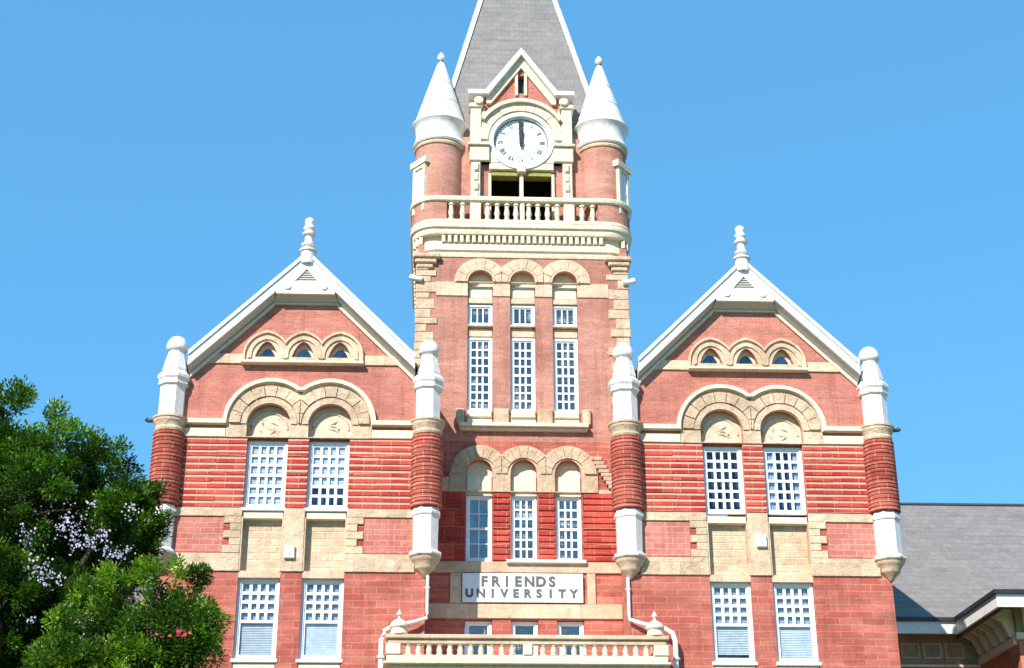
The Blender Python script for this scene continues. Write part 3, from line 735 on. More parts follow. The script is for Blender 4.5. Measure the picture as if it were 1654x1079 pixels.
# downspouts beside the recess
for sg in (-1, 1):
    d = MB(); x = sg*2.69
    pts = [(x, -.07, 11.55), (x, -.09, 10.55), (x, -.13, 10.40), (sg*3.0, -.2, 10.28), (sg*3.6, -.3, 10.12), (sg*3.80, -.3, 10.0), (sg*3.86, -.3, 9.8), (sg*3.86, -.3, 8.0), (sg*3.86, -.3, .3)]
    d.tube(pts, [.045, .045, .05, .055, .065, .07, .07, .07, .07], 12); d.tube([(x, -.07, 11.2), (x, -.07, 11.25)], .07, 10); d.tube([(sg*3.86, -.3, 9.3), (sg*3.86, -.3, 9.36)], .11, 10)
    d.build('downspout', 'white', hall, True)
# ---------------------------------------------------------------- cornice + parapet (rounded corners)
def rr_loop(Rr, n=10, zs=0):
    c = []
    for (ccx, ccy, a0) in ((-2.60, 2.37, math.pi), (2.60, 2.37, 1.5*math.pi), (2.60, 7.57, 0), (-2.60, 7.57, .5*math.pi)):
        for i in range(n+1):
            a = a0+.5*math.pi*i/n; c.append((ccx+Rr*math.cos(a), ccy+Rr*math.sin(a)))
    return c
def rr_sweep(mb, prof, close=True):
    vs = []; m = None
    for r_, z in prof:
        lp = rr_loop(r_); m = len(lp); vs += [(x, y, z) for x, y in lp]
    fs = [(k*m+i, k*m+(i+1) % m, (k+1)*m+(i+1) % m, (k+1)*m+i) for k in range(len(prof)-1) for i in range(m)]
    if close:
        k = len(prof)-1; fs += [(k*m+i, k*m+(i+1) % m, (i+1) % m, i) for i in range(m)]
    mb.add(vs, fs)
cn = MB()
rr_sweep(cn, [(.50, 21.92), (.63, 21.92), (.66, 22.0), (.66, 22.06), (.72, 22.12), (.72, 22.30), (.70, 22.33), (.50, 22.33)])
rr_sweep(cn, [(.50, 22.334), (.60, 22.334), (.60, 22.62), (.50, 22.62)])
rr_sweep(cn, [(.50, 22.624), (.78, 22.624), (.80, 22.66), (.80, 22.80), (.86, 22.84), (.87, 22.92), (.84, 22.99), (.50, 22.99)])
cn.build('cornice', 'cream', hall, True, 30)
dn = MB(); n_d = 27
for i in range(n_d):
    x = -2.42+4.84*i/(n_d-1); dn.box(x-.055, x+.055, 1.60, 1.78, 22.36, 22.60, .015)
for sg in (-1, 1):
    for i in range(1, 16):
        y = 2.4+i*.33; a, b = sorted((sg*3.19, sg*3.37)); dn.box(a, b, y-.05, y+.05, 22.36, 22.60)
    for k in range(1, 6):
        a = math.radians(90*k/6); px, py = sg*(2.6+.73*math.sin(a)), 2.37-.73*math.cos(a)
        if k > 2: dn.box(px-.05, px+.05, py-.05, py+.05, 22.36, 22.60)
dn.build('dentils', 'cream', hall)
pr = MB()
rr_sweep(pr, [(.62, 23.0), (.85, 23.0), (.85, 23.08), (.82, 23.12), (.62, 23.12)])
rr_sweep(pr, [(.60, 23.72), (.83, 23.72), (.88, 23.76), (.90, 23.84), (.88, 23.90), (.60, 23.90)])
pr.build('balustrade_rail', M_['rail'] if 'rail' in M_ else 'cream', hall, True, 30)
cs = MB()
for (ccx, ccy, a0) in ((-2.60, 2.37, math.pi), (2.60, 2.37, 1.5*math.pi), (2.60, 7.57, 0), (-2.60, 7.57, .5*math.pi)):
    cs.lathe([(.815, 23.12), (.815, 23.72), (.65, 23.72), (.65, 23.12)], ccx, ccy, 14, a0-.25, a0+.5*math.pi+.25)
cs.box(-2.62, -2.34, 1.56, 1.72, 23.12, 23.72); cs.box(2.34, 2.62, 1.56, 1.72, 23.12, 23.72)
cs.build('parapet', 'brick_t', hall, True, 40)
pp = MB()
for x in (-1.45, 0, 1.45):
    w = .17 if x else .07; pp.box(x-w, x+w, 1.55, 1.74, 23.12, 23.72, .02)
pp.build('baluster_pier', 'cream', hall)
bal_me = MB().lathe([(.06, 0), (.075, .02), (.075, .07), (.05, .09), (.055, .16), (.075, .25), (.06, .36), (.05, .46), (.05, .52), (.075, .54), (.075, .60), (.06, .62)], 0, 0, 10).mesh('baluster', 'cream', True, 40)
rail_root = MB(); rail_root.box(-2.33, 2.33, 1.58, 1.70, 23.115, 23.14); rail_root = rail_root.build('balustrade', 'cream', hall)
for x in (-2.2, -1.85, -1.08, -.78, -.48, -.2, .2, .48, .78, 1.08, 1.85, 2.18):
    b = link('baluster', bal_me, rail_root, loc=(x, 1.64, 23.12)); 
    b.scale = (1.25, 1.25, .965)
# tower deck
dk = MB(); dk.box(-3.1, 3.1, 1.75, 8.1, 22.7, 22.95); dk.build('deck', 'dark', hall)
# ---------------------------------------------------------------- belfry
bf = MB(); YB = 1.98
bf.plate([rect(-2.75, 2.75, 22.95, 26.35), rect(-.95, .95, 23.3, 25.02)], YB+.12, YB+.4)
bf.box(-2.75, -2.4, YB+.402, 7.7, 22.95, 26.35); bf.box(2.4, 2.75, YB+.4, 7.7, 22.95, 26.35); bf.box(-2.75, 2.75, 7.4, 7.702, 22.95, 26.3)
bf.build('wall', 'brick_t', hall, label='belfry wall of red brick')
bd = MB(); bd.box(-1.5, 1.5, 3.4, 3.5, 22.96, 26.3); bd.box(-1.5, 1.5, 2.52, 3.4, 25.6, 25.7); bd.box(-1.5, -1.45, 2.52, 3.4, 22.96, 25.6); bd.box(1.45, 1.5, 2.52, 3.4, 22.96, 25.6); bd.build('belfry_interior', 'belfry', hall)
# dormer: cream stone frame, pilasters, clock arch, pediment
pl = MB()
for sg in (-1, 1):
    a, b = sorted((sg*1.30, sg*1.60)); pl.box(a, b, YB-.10, YB+.30, 23.0, 25.35, .02)
    a, b = sorted((sg*.95, sg*1.04)); pl.box(a, b, YB+.02, YB+.30, 23.3, 25.0, .01)
    a, b = sorted((sg*1.02, sg*1.64)); pl.box(a, b, YB-.16, YB+.30, 25.36, 25.88, .02)
    a, b = sorted((sg*1.00, sg*1.70)); pl.box(a, b, YB-.24, YB+.30, 25.885, 25.98, .02)
    a, b = sorted((sg*1.28, sg*1.62)); pl.box(a, b, YB-.12, YB+.30, 25.985, 27.50, .02)
    a, b = sorted((sg*1.24, sg*1.68)); pl.box(a, b, YB-.18, YB+.30, 27.30, 27.44, .02)
    for k in range(6):
        zz = 23.3+.34*k; a, b = sorted((sg*1.36, sg*1.50)); pl.box(a, b, YB-.15-.03*(k % 2), YB, zz, zz+.26, .03)
pl.box(-.06, .06, YB+.0, YB+.25, 23.3, 25.02, .01)
pl.box(-1.02, 1.02, YB-.06, YB+.30, 25.10, 25.35, .02); pl.box(-.14, .14, YB-.14, YB+.1, 24.98, 25.25, .03)
pl.build('pilaster', 'cream', hall)
li = MB(); li.box(-.945, -.07, YB+.03, YB+.38, 24.93, 25.095); li.box(.07, .945, YB+.03, YB+.38, 24.93, 25.095); li.build('lintel', 'lintel', hall)
db = MB()
cz = 26.14
db.plate([[(-1.27, 25.36), (1.27, 25.36), (1.27, 27.1), (1.2, 27.35)]+[(1.32*math.cos(math.pi*i/20)*.9, 26.3+1.28*math.sin(math.pi*i/20)) for i in range(3, 18)]+[(-1.2, 27.35), (-1.27, 27.1)],
          [(1.0*math.cos(2*math.pi*i/40), cz+1.0*math.sin(2*math.pi*i/40)) for i in range(40)]], YB-.05, YB+.3)
voussoirs(db, [0], 1.06, 1.34, cz+.02, YB-.13, YB-.04, 13, gap=.02)
db.plate([[(1.48*math.cos(math.pi*i/30), cz+1.48*math.sin(math.pi*i/30)) for i in range(5, 26)]+[(1.36*math.cos(math.pi*i/30), cz+1.36*math.sin(math.pi*i/30)) for i in range(25, 4, -1)]], YB-.24, YB+.05)
db.build('clock_surround', 'cream', hall)
pt = MB(); pt.plate([[(-1.25, 27.3), (1.25, 27.3), (1.25, 27.72), (1.08, 27.80), (0, 29.3), (-1.08, 27.80), (-1.25, 27.72)], rect(-.10, .10, 27.95, 28.62)], YB+.02, YB+.32)
pt.build('pediment', 'brick', hall)
pf = MB()
for sg in (-1, 1):
    a, b = sorted((sg*.10, sg*.20)); pf.box(a, b, YB-.05, YB+.1, 27.85, 28.72, .01)
    pf.plate([[(0, 29.28), (sg*1.12, 27.72), (sg*1.12, 27.50), (sg*.98, 27.50), (0, 28.86)]], YB-.09, YB+.05)
    pf.lathe([(.001, -.04), (.12, -.04), (.16, 0), (.12, .04), (.001, .04)], 0, 0, 14); n0 = 14*5
    pf.v[-n0:] = [(sg*1.36+x, YB-.20+z*1.5, 27.52+y) for x, y, z in pf.v[-n0:]]
pf.build('pediment_trim', 'cream', hall)
pd = MB(); pd.box(-.1, .1, YB+.25, YB+.31, 27.96, 28.6); pd.build('slit_window', 'dark', hall)
pc = MB()
for sg in (-1, 1):
    pc.plate([[(0, 29.52), (sg*1.16, 27.90), (sg*1.70, 27.90), (sg*1.70, 27.76), (sg*1.06, 27.76), (0, 29.27)]], YB-.26, YB+.35)
pc.build('pediment_coping', 'white', hall)
dr = MB()
for sg in (-1, 1):
    dr.plate([[(0, 29.44), (sg*1.16, 27.82), (sg*1.62, 27.82), (sg*1.62, 27.70), (sg*1.05, 27.70), (0, 29.2)]], YB+.35, 4.6)
    a, b = sorted((sg*1.2, sg*1.58)); dr.box(a, b, YB+.31, 3.6, 26.3, 27.7)
dr.build('dormer_roof', 'slate', hall)
# clock
ck = MB(); N = 48
def disc(mb, r, y0, y1, cxx=0, czz=cz, n=N): mb.plate([[(cxx+r*math.cos(2*math.pi*i/n), czz+r*math.sin(2*math.pi*i/n)) for i in range(n)]], y0, y1)
def ringp(mb, ra, rb, y0, y1, n=N): mb.plate([[(ra*math.cos(2*math.pi*i/n), cz+ra*math.sin(2*math.pi*i/n)) for i in range(n)], [(rb*math.cos(2*math.pi*i/n), cz+rb*math.sin(2*math.pi*i/n)) for i in range(n)]], y0, y1)
disc(ck, .93, YB+.06, YB+.12); clock = ck.build('clock', 'face', hall, label='round white clock face reading twelve')
cr = MB(); ringp(cr, 1.03, .90, YB-.10, YB+.10); ringp(cr, .905, .86, YB-.02, YB+.08); cr.build('clock_frame', 'white', clock, True, 30)
ct = MB()
for k in range(60):
    a = 2*math.pi*k/60; r1, r2, w = (.84, .80, .007)
    ca, sa = math.sin(a), math.cos(a); px, pz = -sa, ca
    ct.plate([[(r1*ca-w*sa, cz+r1*sa+w*ca), (r2*ca-w*sa, cz+r2*sa+w*ca), (r2*ca+w*sa, cz+r2*sa-w*ca), (r1*ca+w*sa, cz+r1*sa-w*ca)]], YB+.052, YB+.07)
ringp(ct, .855, .835, YB+.05, YB+.07); ringp(ct, .545, .535, YB+.052, YB+.07)
ROM = ['XII', 'I', 'II', 'III', 'IIII', 'V', 'VI', 'VII', 'VIII', 'IX', 'X', 'XI']
def seg(mb, a, b, w, k):
    # stroke in the local frame of numeral k (x along tangent, y outward) laid on the dial
    t = 2*math.pi*k/12; e1 = (math.cos(t), -math.sin(t)); e2 = (math.sin(t), math.cos(t)); R0 = .67
    def T(p): return (e1[0]*p[0]+e2[0]*(R0+p[1]), cz+e1[1]*p[0]+e2[1]*(R0+p[1]))
    dx, dy = b[0]-a[0], b[1]-a[1]; L_ = math.hypot(dx, dy); nx, ny = -dy/L_*w, dx/L_*w
    mb.plate([[T((a[0]+nx, a[1]+ny)), T((b[0]+nx, b[1]+ny)), T((b[0]-nx, b[1]-ny)), T((a[0]-nx, a[1]-ny))]], YB+.050-.0006*random.random(), YB+.07)
for k, tx in enumerate(ROM):
    ws = {'I': .045, 'V': .10, 'X': .10}; tot = sum(ws[c] for c in tx); x = -tot/2; h = .085
    for c in tx:
        w = ws[c]; m_ = x+w/2
        if c == 'I': seg(ct, (m_, -h), (m_, h), .011, k)
        elif c == 'V': seg(ct, (m_-.035, h), (m_, -h), .012, k); seg(ct, (m_+.035, h), (m_, -h), .006, k)
        else: seg(ct, (m_-.035, h), (m_+.035, -h), .012, k); seg(ct, (m_+.035, h), (m_-.035, -h), .006, k)
        x += w
ct.build('clock_numerals', 'black', clock)
ha = MB(); 
ha.plate([[(-.045, cz-.14), (.045, cz-.14), (.06, cz+.1), (.085, cz+.36), (0, cz+.58), (-.085, cz+.36), (-.06, cz+.1)]], YB+.0, YB+.02); ha.build('hour_hand', 'black', clock)
hm = MB(); hm.plate([[(-.055, cz-.18), (.04, cz-.20), (.05, cz+.1), (.01, cz+.82), (-.09, cz+.80), (-.07, cz+.1)]], YB-.03, YB-.015)
disc(hm, .07, YB-.045, YB+.05, n=20); hm.build('minute_hand', 'black', clock)
# round corner turrets
tur_me = None
for sx, sy in ((-1, 0), (1, 0), (-1, 1), (1, 1)):
    x, y = sx*2.60, 2.39 if sy == 0 else 7.55
    t = MB(); t.lathe([(.76, 22.96), (.76, 26.0)], x, y, 40); t.build('round_turret', 'brick_t', hall, True, 40)
    r_ = MB(); r_.lathe([(.74, 25.84), (.80, 25.86), (.82, 25.92), (.79, 25.97), (.74, 26.0)], x, y, 40); r_.build('turret_band', 'stone', hall, True, 30)
    k = MB(); k.lathe([(.74, 26.0), (.83, 26.01), (.86, 26.06), (.84, 26.12), (.78, 26.25), (.765, 26.4), (.775, 26.55), (.82, 26.70), (.88, 26.76), (.90, 26.79), (.90, 26.83), (.86, 26.86), (.80, 27.0),
                       (.44, 28.2), (.14, 29.18), (.09, 29.28), (.075, 29.34)], x, y, 40)
    k.build('turret_spire', 'sheet', hall, True, 30, 'white conical sheet metal turret roof')
    b = MB(); b.lathe([(.05, 29.30), (.05, 29.36), (.10, 29.39), (.125, 29.45), (.125, 29.51), (.09, 29.60), (.04, 29.66), (.012, 29.70)], x, y, 16); b.build('ball_finial', 'white', hall, True, 60)
    nk = MB(); nk.lathe([(.09, 29.27), (.085, 29.36)], x, y, 12); nk.build('finial_neck', 'dark', hall, True)
    sm = MB()
    for zz in (27.6, 28.35): 
        rr_ = .80+( .14-.80)*(zz-27.0)/(29.18-27.0); sm.lathe([(rr_+.004, zz), (rr_+.016, zz+.01), (rr_-.003, zz+.03)], x, y, 40)
    sm.build('turret_seam', 'sheet', hall, True)
    if sy == 0:     # narrow turret window facing outwards
        ang = math.radians(-90+sx*52)
        def fr(mb, u0_, u1, z0, z1, d0, d1):
            cx_, cy_ = x+.76*math.cos(ang), y+.76*math.sin(ang); tx_, ty_ = -math.sin(ang), math.cos(ang); nx_, ny_ = math.cos(ang), math.sin(ang)
            vs = [(cx_+tx_*u+nx_*d, cy_+ty_*u+ny_*d, z) for z in (z0, z1) for d in (d0, d1) for u in (u0_, u1)]
            mb.add(vs, [(0, 2, 3, 1), (4, 5, 7, 6), (0, 1, 5, 4), (2, 6, 7, 3), (0, 4, 6, 2), (1, 3, 7, 5)])
        w = MB(); fr(w, -.30, -.19, 23.5, 25.15, -.08, .05); fr(w, .19, .30, 23.5, 25.15, -.08, .05); fr(w, -.19, .19, 23.5, 23.62, -.08, .05); fr(w, -.19, .19, 25.03, 25.15, -.08, .05)
        wo = w.build('window', 'cream', hall)
        h_ = MB(); fr(h_, -.40, .40, 25.152, 25.36, -.12, .09); h_.build('window_head', 'cream', wo)
        g_ = MB(); fr(g_, -.19, .19, 23.62, 25.03, -.04, .006); g_.build('pane', 'blind' if sx > 0 else 'blind_l', wo)
        g_ = MB(); fr(g_, -.015, .015, 23.62, 25.03, -.02, .02); fr(g_, -.19, .19, 24.3, 24.34, -.02, .022); g_.build('sash', 'whitef', wo)
# main spire roof
sp = MB(); zb, zt = 26.3, 38.4; hb = 2.80
sl_ = lambda z: 2.2-.226*(z-28.8)
def sq(h, z): return [(-h, TC-h, z), (h, TC-h, z), (h, TC+h, z), (-h, TC+h, z)]
vs = sq(2.74, 26.1)+sq(2.76, 26.35)+sq(sl_(28.8), 28.8)+sq(sl_(38.2), 38.2)
sp.add(vs, [(3, 2, 1, 0)]+[(k*4+i, k*4+(i+1) % 4, (k+1)*4+(i+1) % 4, (k+1)*4+i) for k in range(3) for i in range(4)]+[(12, 13, 14, 15)])
sp.build('spire_roof', 'slate', hall)
hp = MB()
for sx, sy in ((-1, -1), (1, -1), (1, 1), (-1, 1)):
    z0, z1 = 28.35, 38.2; a, b = sl_(z0)+.02, sl_(z1)+.02
    P0 = Vector((sx*a, TC+sy*a, z0)); P1 = Vector((sx*b, TC+sy*b, z1))
    for dx, dy in ((-sx, 0), (0, -sy)):
        w = .17; o_ = Vector((sx*.035, sy*.035, 0)); e_ = Vector((dx*w, dy*w, 0)); n_ = Vector((sx*.03 if dx == 0 else 0, sy*.03 if dy == 0 else 0, .0))*-1
        q_ = [P0+o_, P1+o_, P1+o_+e_, P0+o_+e_]; q2 = [p+n_*1.5 for p in q_]
        hp.add([tuple(p) for p in q_+q2], [(0, 1, 2, 3), (7, 6, 5, 4), (0, 4, 5, 1), (1, 5, 6, 2), (2, 6, 7, 3), (3, 7, 4, 0)])
hp.build('hip_flashing', 'white', hall)
fn = MB(); fn.lathe([(.3, 38.1), (.3, 38.5), (.1, 38.7), (.06, 39.6), (.001, 40.2)], 0, TC, 14); fn.build('finial', 'white', hall, True)
gt = MB()
gt.lathe([(.001, 0), (.17, 0), (.17, .34), (.10, .40), (.001, .42)], 0, 0, 12); gt.v = [(-2.28+x, 2.75+y, 28.15+z) for x, y, z in gt.v]
gt.tube([(-2.22, 2.72, 28.2), (-2.30, 2.6, 27.4), (-2.42, 2.5, 26.6)], .07, 8)
gt.build('rainwater_head', 'dark', hall, True)
# waterspouts at the tower sides
for sg in (-1, 1):
    w = MB(); y = 1.68
    w.tube([(sg*3.05, y, 21.12), (sg*3.26, y, 21.14), (sg*3.38, y, 21.18), (sg*3.42, y, 21.2)], [.09, .085, .10, .085], 10)
    w.build('waterspout', 'white', hall, True, 50)
# ---------------------------------------------------------------- entrance balcony
bx0, bx1, by = -3.68, 3.48, -1.5
bl = MB(); bl.box(bx0-.06, bx1+.06, by-.06, -.01, 8.93, 9.00, .02); bl.box(bx0, bx1, by, -.01, 9.003, 9.16, .02); bl.box(bx0+.12, bx1-.12, by+.12, -.01, 8.70, 8.928, .02)
bl.box(-2.74, 2.74, -.01, YT-.01, 8.7, 8.98)
bal = bl.build('balcony', 'cream', hall, label='cream stone entrance balcony with balustrade')
rl = MB(); rl.box(bx0-.03, bx1+.03, by-.08, by+.24, 9.56, 9.67, .02); rl.box(bx0+.03, bx1-.03, by-.01, by+.18, 9.44, 9.557, .01)
for x0_ in (bx0-.03, bx1-.24): rl.box(x0_, x0_+.27, by+.242, -.01, 9.50, 9.67)
rl.build('handrail', 'stone', bal)
n_b = 24
bme = MB().lathe([(.05, 0), (.065, .015), (.065, .04), (.045, .055), (.06, .12), (.045, .2), (.045, .235), (.065, .25), (.065, .28)], 0, 0, 10).mesh('baluster', 'cream', True, 40)
for i in range(n_b):
    x = bx0+.55+(bx1-bx0-1.1)*i/(n_b-1)
    if abs(x+.1) < .14: continue
    link('baluster', bme, bal, loc=(x, by+.09, 9.16)).scale = (1.35, 1.2, 1)
for i in range(5):
    for x in (bx0+.1, bx1-.1): link('baluster', bme, bal, loc=(x, by+.38+.25*i, 9.16))
po = MB()
for x in (bx0+.17, bx1-.17, -.1):
    w = .19 if x != -.1 else .12; po.box(x-w, x+w, by-.03, by+.27, 9.162, 9.437, .02)
po.build('pier', 'cream', bal)
for x in (bx0+.30, bx1-.30):
    dm = MB(); dm.lathe([(.20, 9.674), (.27, 9.68), (.28, 9.72), (.24, 9.78), (.23, 9.88), (.28, 9.92), (.29, 9.96), (.25, 10.05), (.18, 10.13), (.08, 10.19), (.045, 10.21), (.045, 10.28), (.085, 10.32), (.085, 10.37), (.05, 10.42), (.02, 10.5), (.001, 10.52)], x, by+.12, 20)
    dm.v = [(x+(a_-x)*.85, by+.12+(b_-by-.12)*.85, 9.674+(c_-9.674)*.8) for a_, b_, c_ in dm.v]
    dm.build('pier_cap', 'cream', bal, True, 40)
pc_ = MB()
for x in (bx0+.4, -1.3, 1.1, bx1-.4):
    pc_.lathe([(.30, 0), (.30, .3), (.22, .4), (.19, 7.9), (.24, 8.05), (.32, 8.2), (.34, 8.7)], x, by+.42, 18)
pc_.build('porch_column', 'cream', bal, True, 40)
rdj = MB(); rdj.box(-1.3, 1.3, YT-.05, YT-.02, .02, 3.2); rdj.build('door', 'dark', hall)
# ---------------------------------------------------------------- sign
sg_ = thing('name_sign', 'white rectangular name sign with two lines of dark letters on the centre bay', 'sign', (-.05, YT-.06, 11.66))
m = MB(); m.box(-1.69, 1.69, -.05, .0, -.41, .41, .01); m.build('board', 'sign', sg_)
def letters(txt, size, x0, x1, zc, par):
    step = (x1-x0)/(len(txt)-1)
    mb = MB()
    for i, ch in enumerate(txt):
        cu = bpy.data.curves.new('t', 'FONT'); cu.body = ch; cu.size = size; cu.resolution_u = 6; cu.align_x = 'CENTER'; cu.align_y = 'CENTER'; cu.extrude = .008; cu.offset = .016
        ob = bpy.data.objects.new('t', cu); C.objects.link(ob); bpy.context.view_layer.update()
        me = ob.to_mesh(); w = 1.0
        m2 = bpy.data.meshes.new('letter'); m2.from_pydata([(v.co.x, -v.co.z, v.co.y) for v in me.vertices], [], [tuple(p.vertices) for p in me.polygons]); m2.materials.append(M_['ink'])
        link('letter', m2, par, loc=(x0+step*i, -.056, zc))
        ob.to_mesh_clear(); bpy.data.objects.remove(ob); bpy.data.curves.remove(cu)

letters('FRIENDS', .39, -1.08, .82, .165, sg_); letters('UNIVERSITY', .32, -1.49, 1.42, -.17, sg_)
# utility boxes between the stone panels
for x, z, lb in ((-6.40, 12.15, 'small white wall box between the stone panels of the left wing'), (6.38, 12.58, 'small white wall box between the stone panels of the right wing')):
    b = MB(); b.box(-.14, .14, -.09, 0, -.17, .17, .02); o = b.build('utility_box', 'white'); o.location = (x, -.052, z)
    tagm(o, lb, 'wall box', 'white wall boxes')
    lv = MB(); lv.box(-.06, .05, -.1, -.088, -.05, -.03); lv.box(-.02, .03, -.1, -.088, -.09, -.06); lv.build('cover_plate', 'soffit', o)
# ---------------------------------------------------------------- annexes
def annex(s):
    side = 'right' if s > 0 else 'left'
    a = thing('hall_annex', ('long annex with grey shingle roof and white fascia extending from the right wing' if s > 0 else 'annex with white fascia mostly hidden behind the trees left of the hall'), 'building', (0, 0, 0))
    def bx(mb, x0, x1, *r):
        p, q_ = sorted((s*x0, s*x1)); mb.box(p, q_, *r)
    XO, XE = 9.92, 26.0; XS = 14.95; ze = 12.10; pitch = 1.05
    w = MB(); bx(w, XO, XS, 8.0, 8.3, 0, 10.7); bx(w, XS, XE, 4.6, 4.9, 0, 10.9); bx(w, XS, XS+.3, 4.902, 8.0, 0, 10.9); bx(w, XE-.3, XE, 4.9, 16, 0, 11); bx(w, XO, XE, 15.7, 16, 0, 11)
    w.build('wall', 'orange', a)
    tr = MB(); bx(tr, XO, XS-.05, 7.90, 8.1, 10.72, 10.80); bx(tr, XS-.08, XE, 4.50, 4.7, 10.92, 11.12); bx(tr, XS-.12, XS+.1, 4.702, 8.0, 10.80, 11.02)
    bx(tr, XO, XS-.1, 7.93, 8.1, 10.2, 10.62)
    tr.build('stone_band', 'cream', a)
    fz = MB(); bx(fz, XO, XS, 8.0, 8.25, 10.8, 12.0); bx(fz, XS, XE, 4.62, 4.9, 11.12, 12.0); bx(fz, XS+.02, XS+.3, 4.902, 8, 11.02, 12.0)
    fz.build('frieze', 'frieze', a)
    # frieze panels and brackets
    for i in range(7):
        x = XO+.35+i*.72
        if x > XS-.5: break
        f_ = MB(); bx(f_, x, x+.50, 7.97, 8.0, 11.0, 11.05); bx(f_, x, x+.5, 7.97, 8.0, 11.45, 11.5); bx(f_, x-.05, x, 7.95, 8.0, 11.0, 11.5); bx(f_, x+.5, x+.55, 7.95, 8.0, 11.0, 11.5); f_.build('frieze_panel', 'stone', a)
    for i in range(5):
        y = 4.9+i*.68; b_ = MB()
        pts = [(XS+.02, 11.05), (XS+.02, 11.9), (XS-.75, 11.9), (XS-.72, 11.72), (XS-.35, 11.5), (XS-.16, 11.05)]
        if s < 0: pts = [(-x, z) for x, z in pts]
        b_.plate([pts], y-.07, y+.07); b_.build('bracket', 'cream', a)
    wn = MB(); bx(wn, XS+.25, XE-2, 4.58, 4.62, 11.2, 11.85); wn.build('clerestory_glass', 'blind', a)
    wp = MB()
    for i in range(7): bx(wp, XS+.2+i*1.3, XS+.3+i*1.3, 4.52, 4.62, 11.15, 11.9)
    wp.build('clerestory_post', 'cream', a)
    # eaves: soffit, white fascia, dark gutter
    so = MB(); bx(so, XO, XS-.9, 7.2, 8.3, 11.92, 12.0); bx(so, XS-.9, XE+.5, 3.4, 8.3, 11.925, 12.0); so.build('soffit', 'soffit', a)
    fa = MB(); bx(fa, XO, XS-.98, 7.10, 7.2, 11.62, 12.0); bx(fa, XS-.98, XS-.88, 3.32, 7.2, 11.62, 12.0); bx(fa, XS-.88, XE+.5, 3.32, 3.42, 11.62, 12.0)
    fa.build('fascia', 'white', a)
    dv = MB(); bx(dv, XS-.86, XS-.80, 3.5, 7.6, 11.55, 11.9); dv.build('fascia_back', 'dark', a)
    gu = MB(); bx(gu, XO, XS-1.06, 7.0, 7.18, 12.003, 12.12); bx(gu, XS-1.06, XS-.9, 3.22, 7.18, 12.003, 12.12); bx(gu, XS-.9, XE+.6, 3.22, 3.40, 12.003, 12.12)
    gu.build('gutter', 'gutter', a)
    # roof
    rf = MB(); zr = 17.32; yr = 12.0; k_ = (zr-ze)/(yr-7.05)
    def Vv(x, y, z): return (s*x, y, z)
    t_ = zr-ze; d_ = t_/k_
    vs = [Vv(XO-2, 7.05, ze), Vv(XE+.6, 7.05, ze), Vv(XE+.6, yr, zr), Vv(XO-2, yr, zr), Vv(XE+.6, 2*yr-7.05, ze), Vv(XO-2, 2*yr-7.05, ze)]
    rf.add(vs, [(0, 1, 2, 3), (3, 2, 4, 5), (0, 3, 5), (1, 4, 2)])
    x0, y0 = XS-1.0, 3.26
    h = .40; d2 = 4.0
    vs = [Vv(x0, y0, ze), Vv(XE+.7, y0, ze), Vv(XE+.7-d2*.2, y0+d2, ze+h), Vv(x0+d2, y0+d2, ze+h), Vv(x0+d2, 7.6, ze+h), Vv(x0, 7.6, ze), Vv(XE+.6, 7.6, ze+h)]
    rf.add(vs, [(0, 1, 2, 3), (0, 3, 4, 5), (3, 2, 6, 4)])
    rf.build('roof', 'slate2', a)
    rg = MB(); bx(rg, XO, XE+.6, yr-.08, yr+.08, zr-.02, zr+.05); rg.build('ridge_cap', 'dark', a)
annex(1); annex(-1)
# ---------------------------------------------------------------- trees
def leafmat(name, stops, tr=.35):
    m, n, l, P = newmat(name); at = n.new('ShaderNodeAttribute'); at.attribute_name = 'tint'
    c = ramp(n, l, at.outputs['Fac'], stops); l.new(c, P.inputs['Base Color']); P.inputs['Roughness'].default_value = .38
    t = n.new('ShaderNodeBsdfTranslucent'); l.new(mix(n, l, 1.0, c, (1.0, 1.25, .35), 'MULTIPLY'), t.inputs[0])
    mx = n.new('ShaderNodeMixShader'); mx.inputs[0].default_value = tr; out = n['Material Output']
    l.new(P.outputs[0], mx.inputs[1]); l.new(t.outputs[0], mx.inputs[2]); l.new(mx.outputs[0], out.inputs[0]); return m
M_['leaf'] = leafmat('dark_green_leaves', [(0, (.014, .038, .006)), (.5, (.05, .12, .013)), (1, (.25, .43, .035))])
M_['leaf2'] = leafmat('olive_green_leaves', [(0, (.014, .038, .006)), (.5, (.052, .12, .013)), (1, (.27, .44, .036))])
M_['bark'] = stone('bark', (.16, .12, .085), 1.0, dirt=(.08, .06, .04), scale=12)
M_['petal'] = plain('pink_red_petals', (.62, .06, .10), .6)
def leaf(vs, fs, tint, p, d, up, L_, Wd, tv):
    o = len(vs); sd = d.cross(up)
    if sd.length < .05: sd = d.cross(Vector((1, 0, 0)))
    sd.normalize(); nn = sd.cross(d)
    vs += [p, p+d*L_*.5+sd*Wd*.5+nn*Wd*.16, p+d*L_, p+d*L_*.5-sd*Wd*.5+nn*Wd*.16]
    fs += [(o, o+1, o+2), (o, o+2, o+3)]; tint += [tv]*4
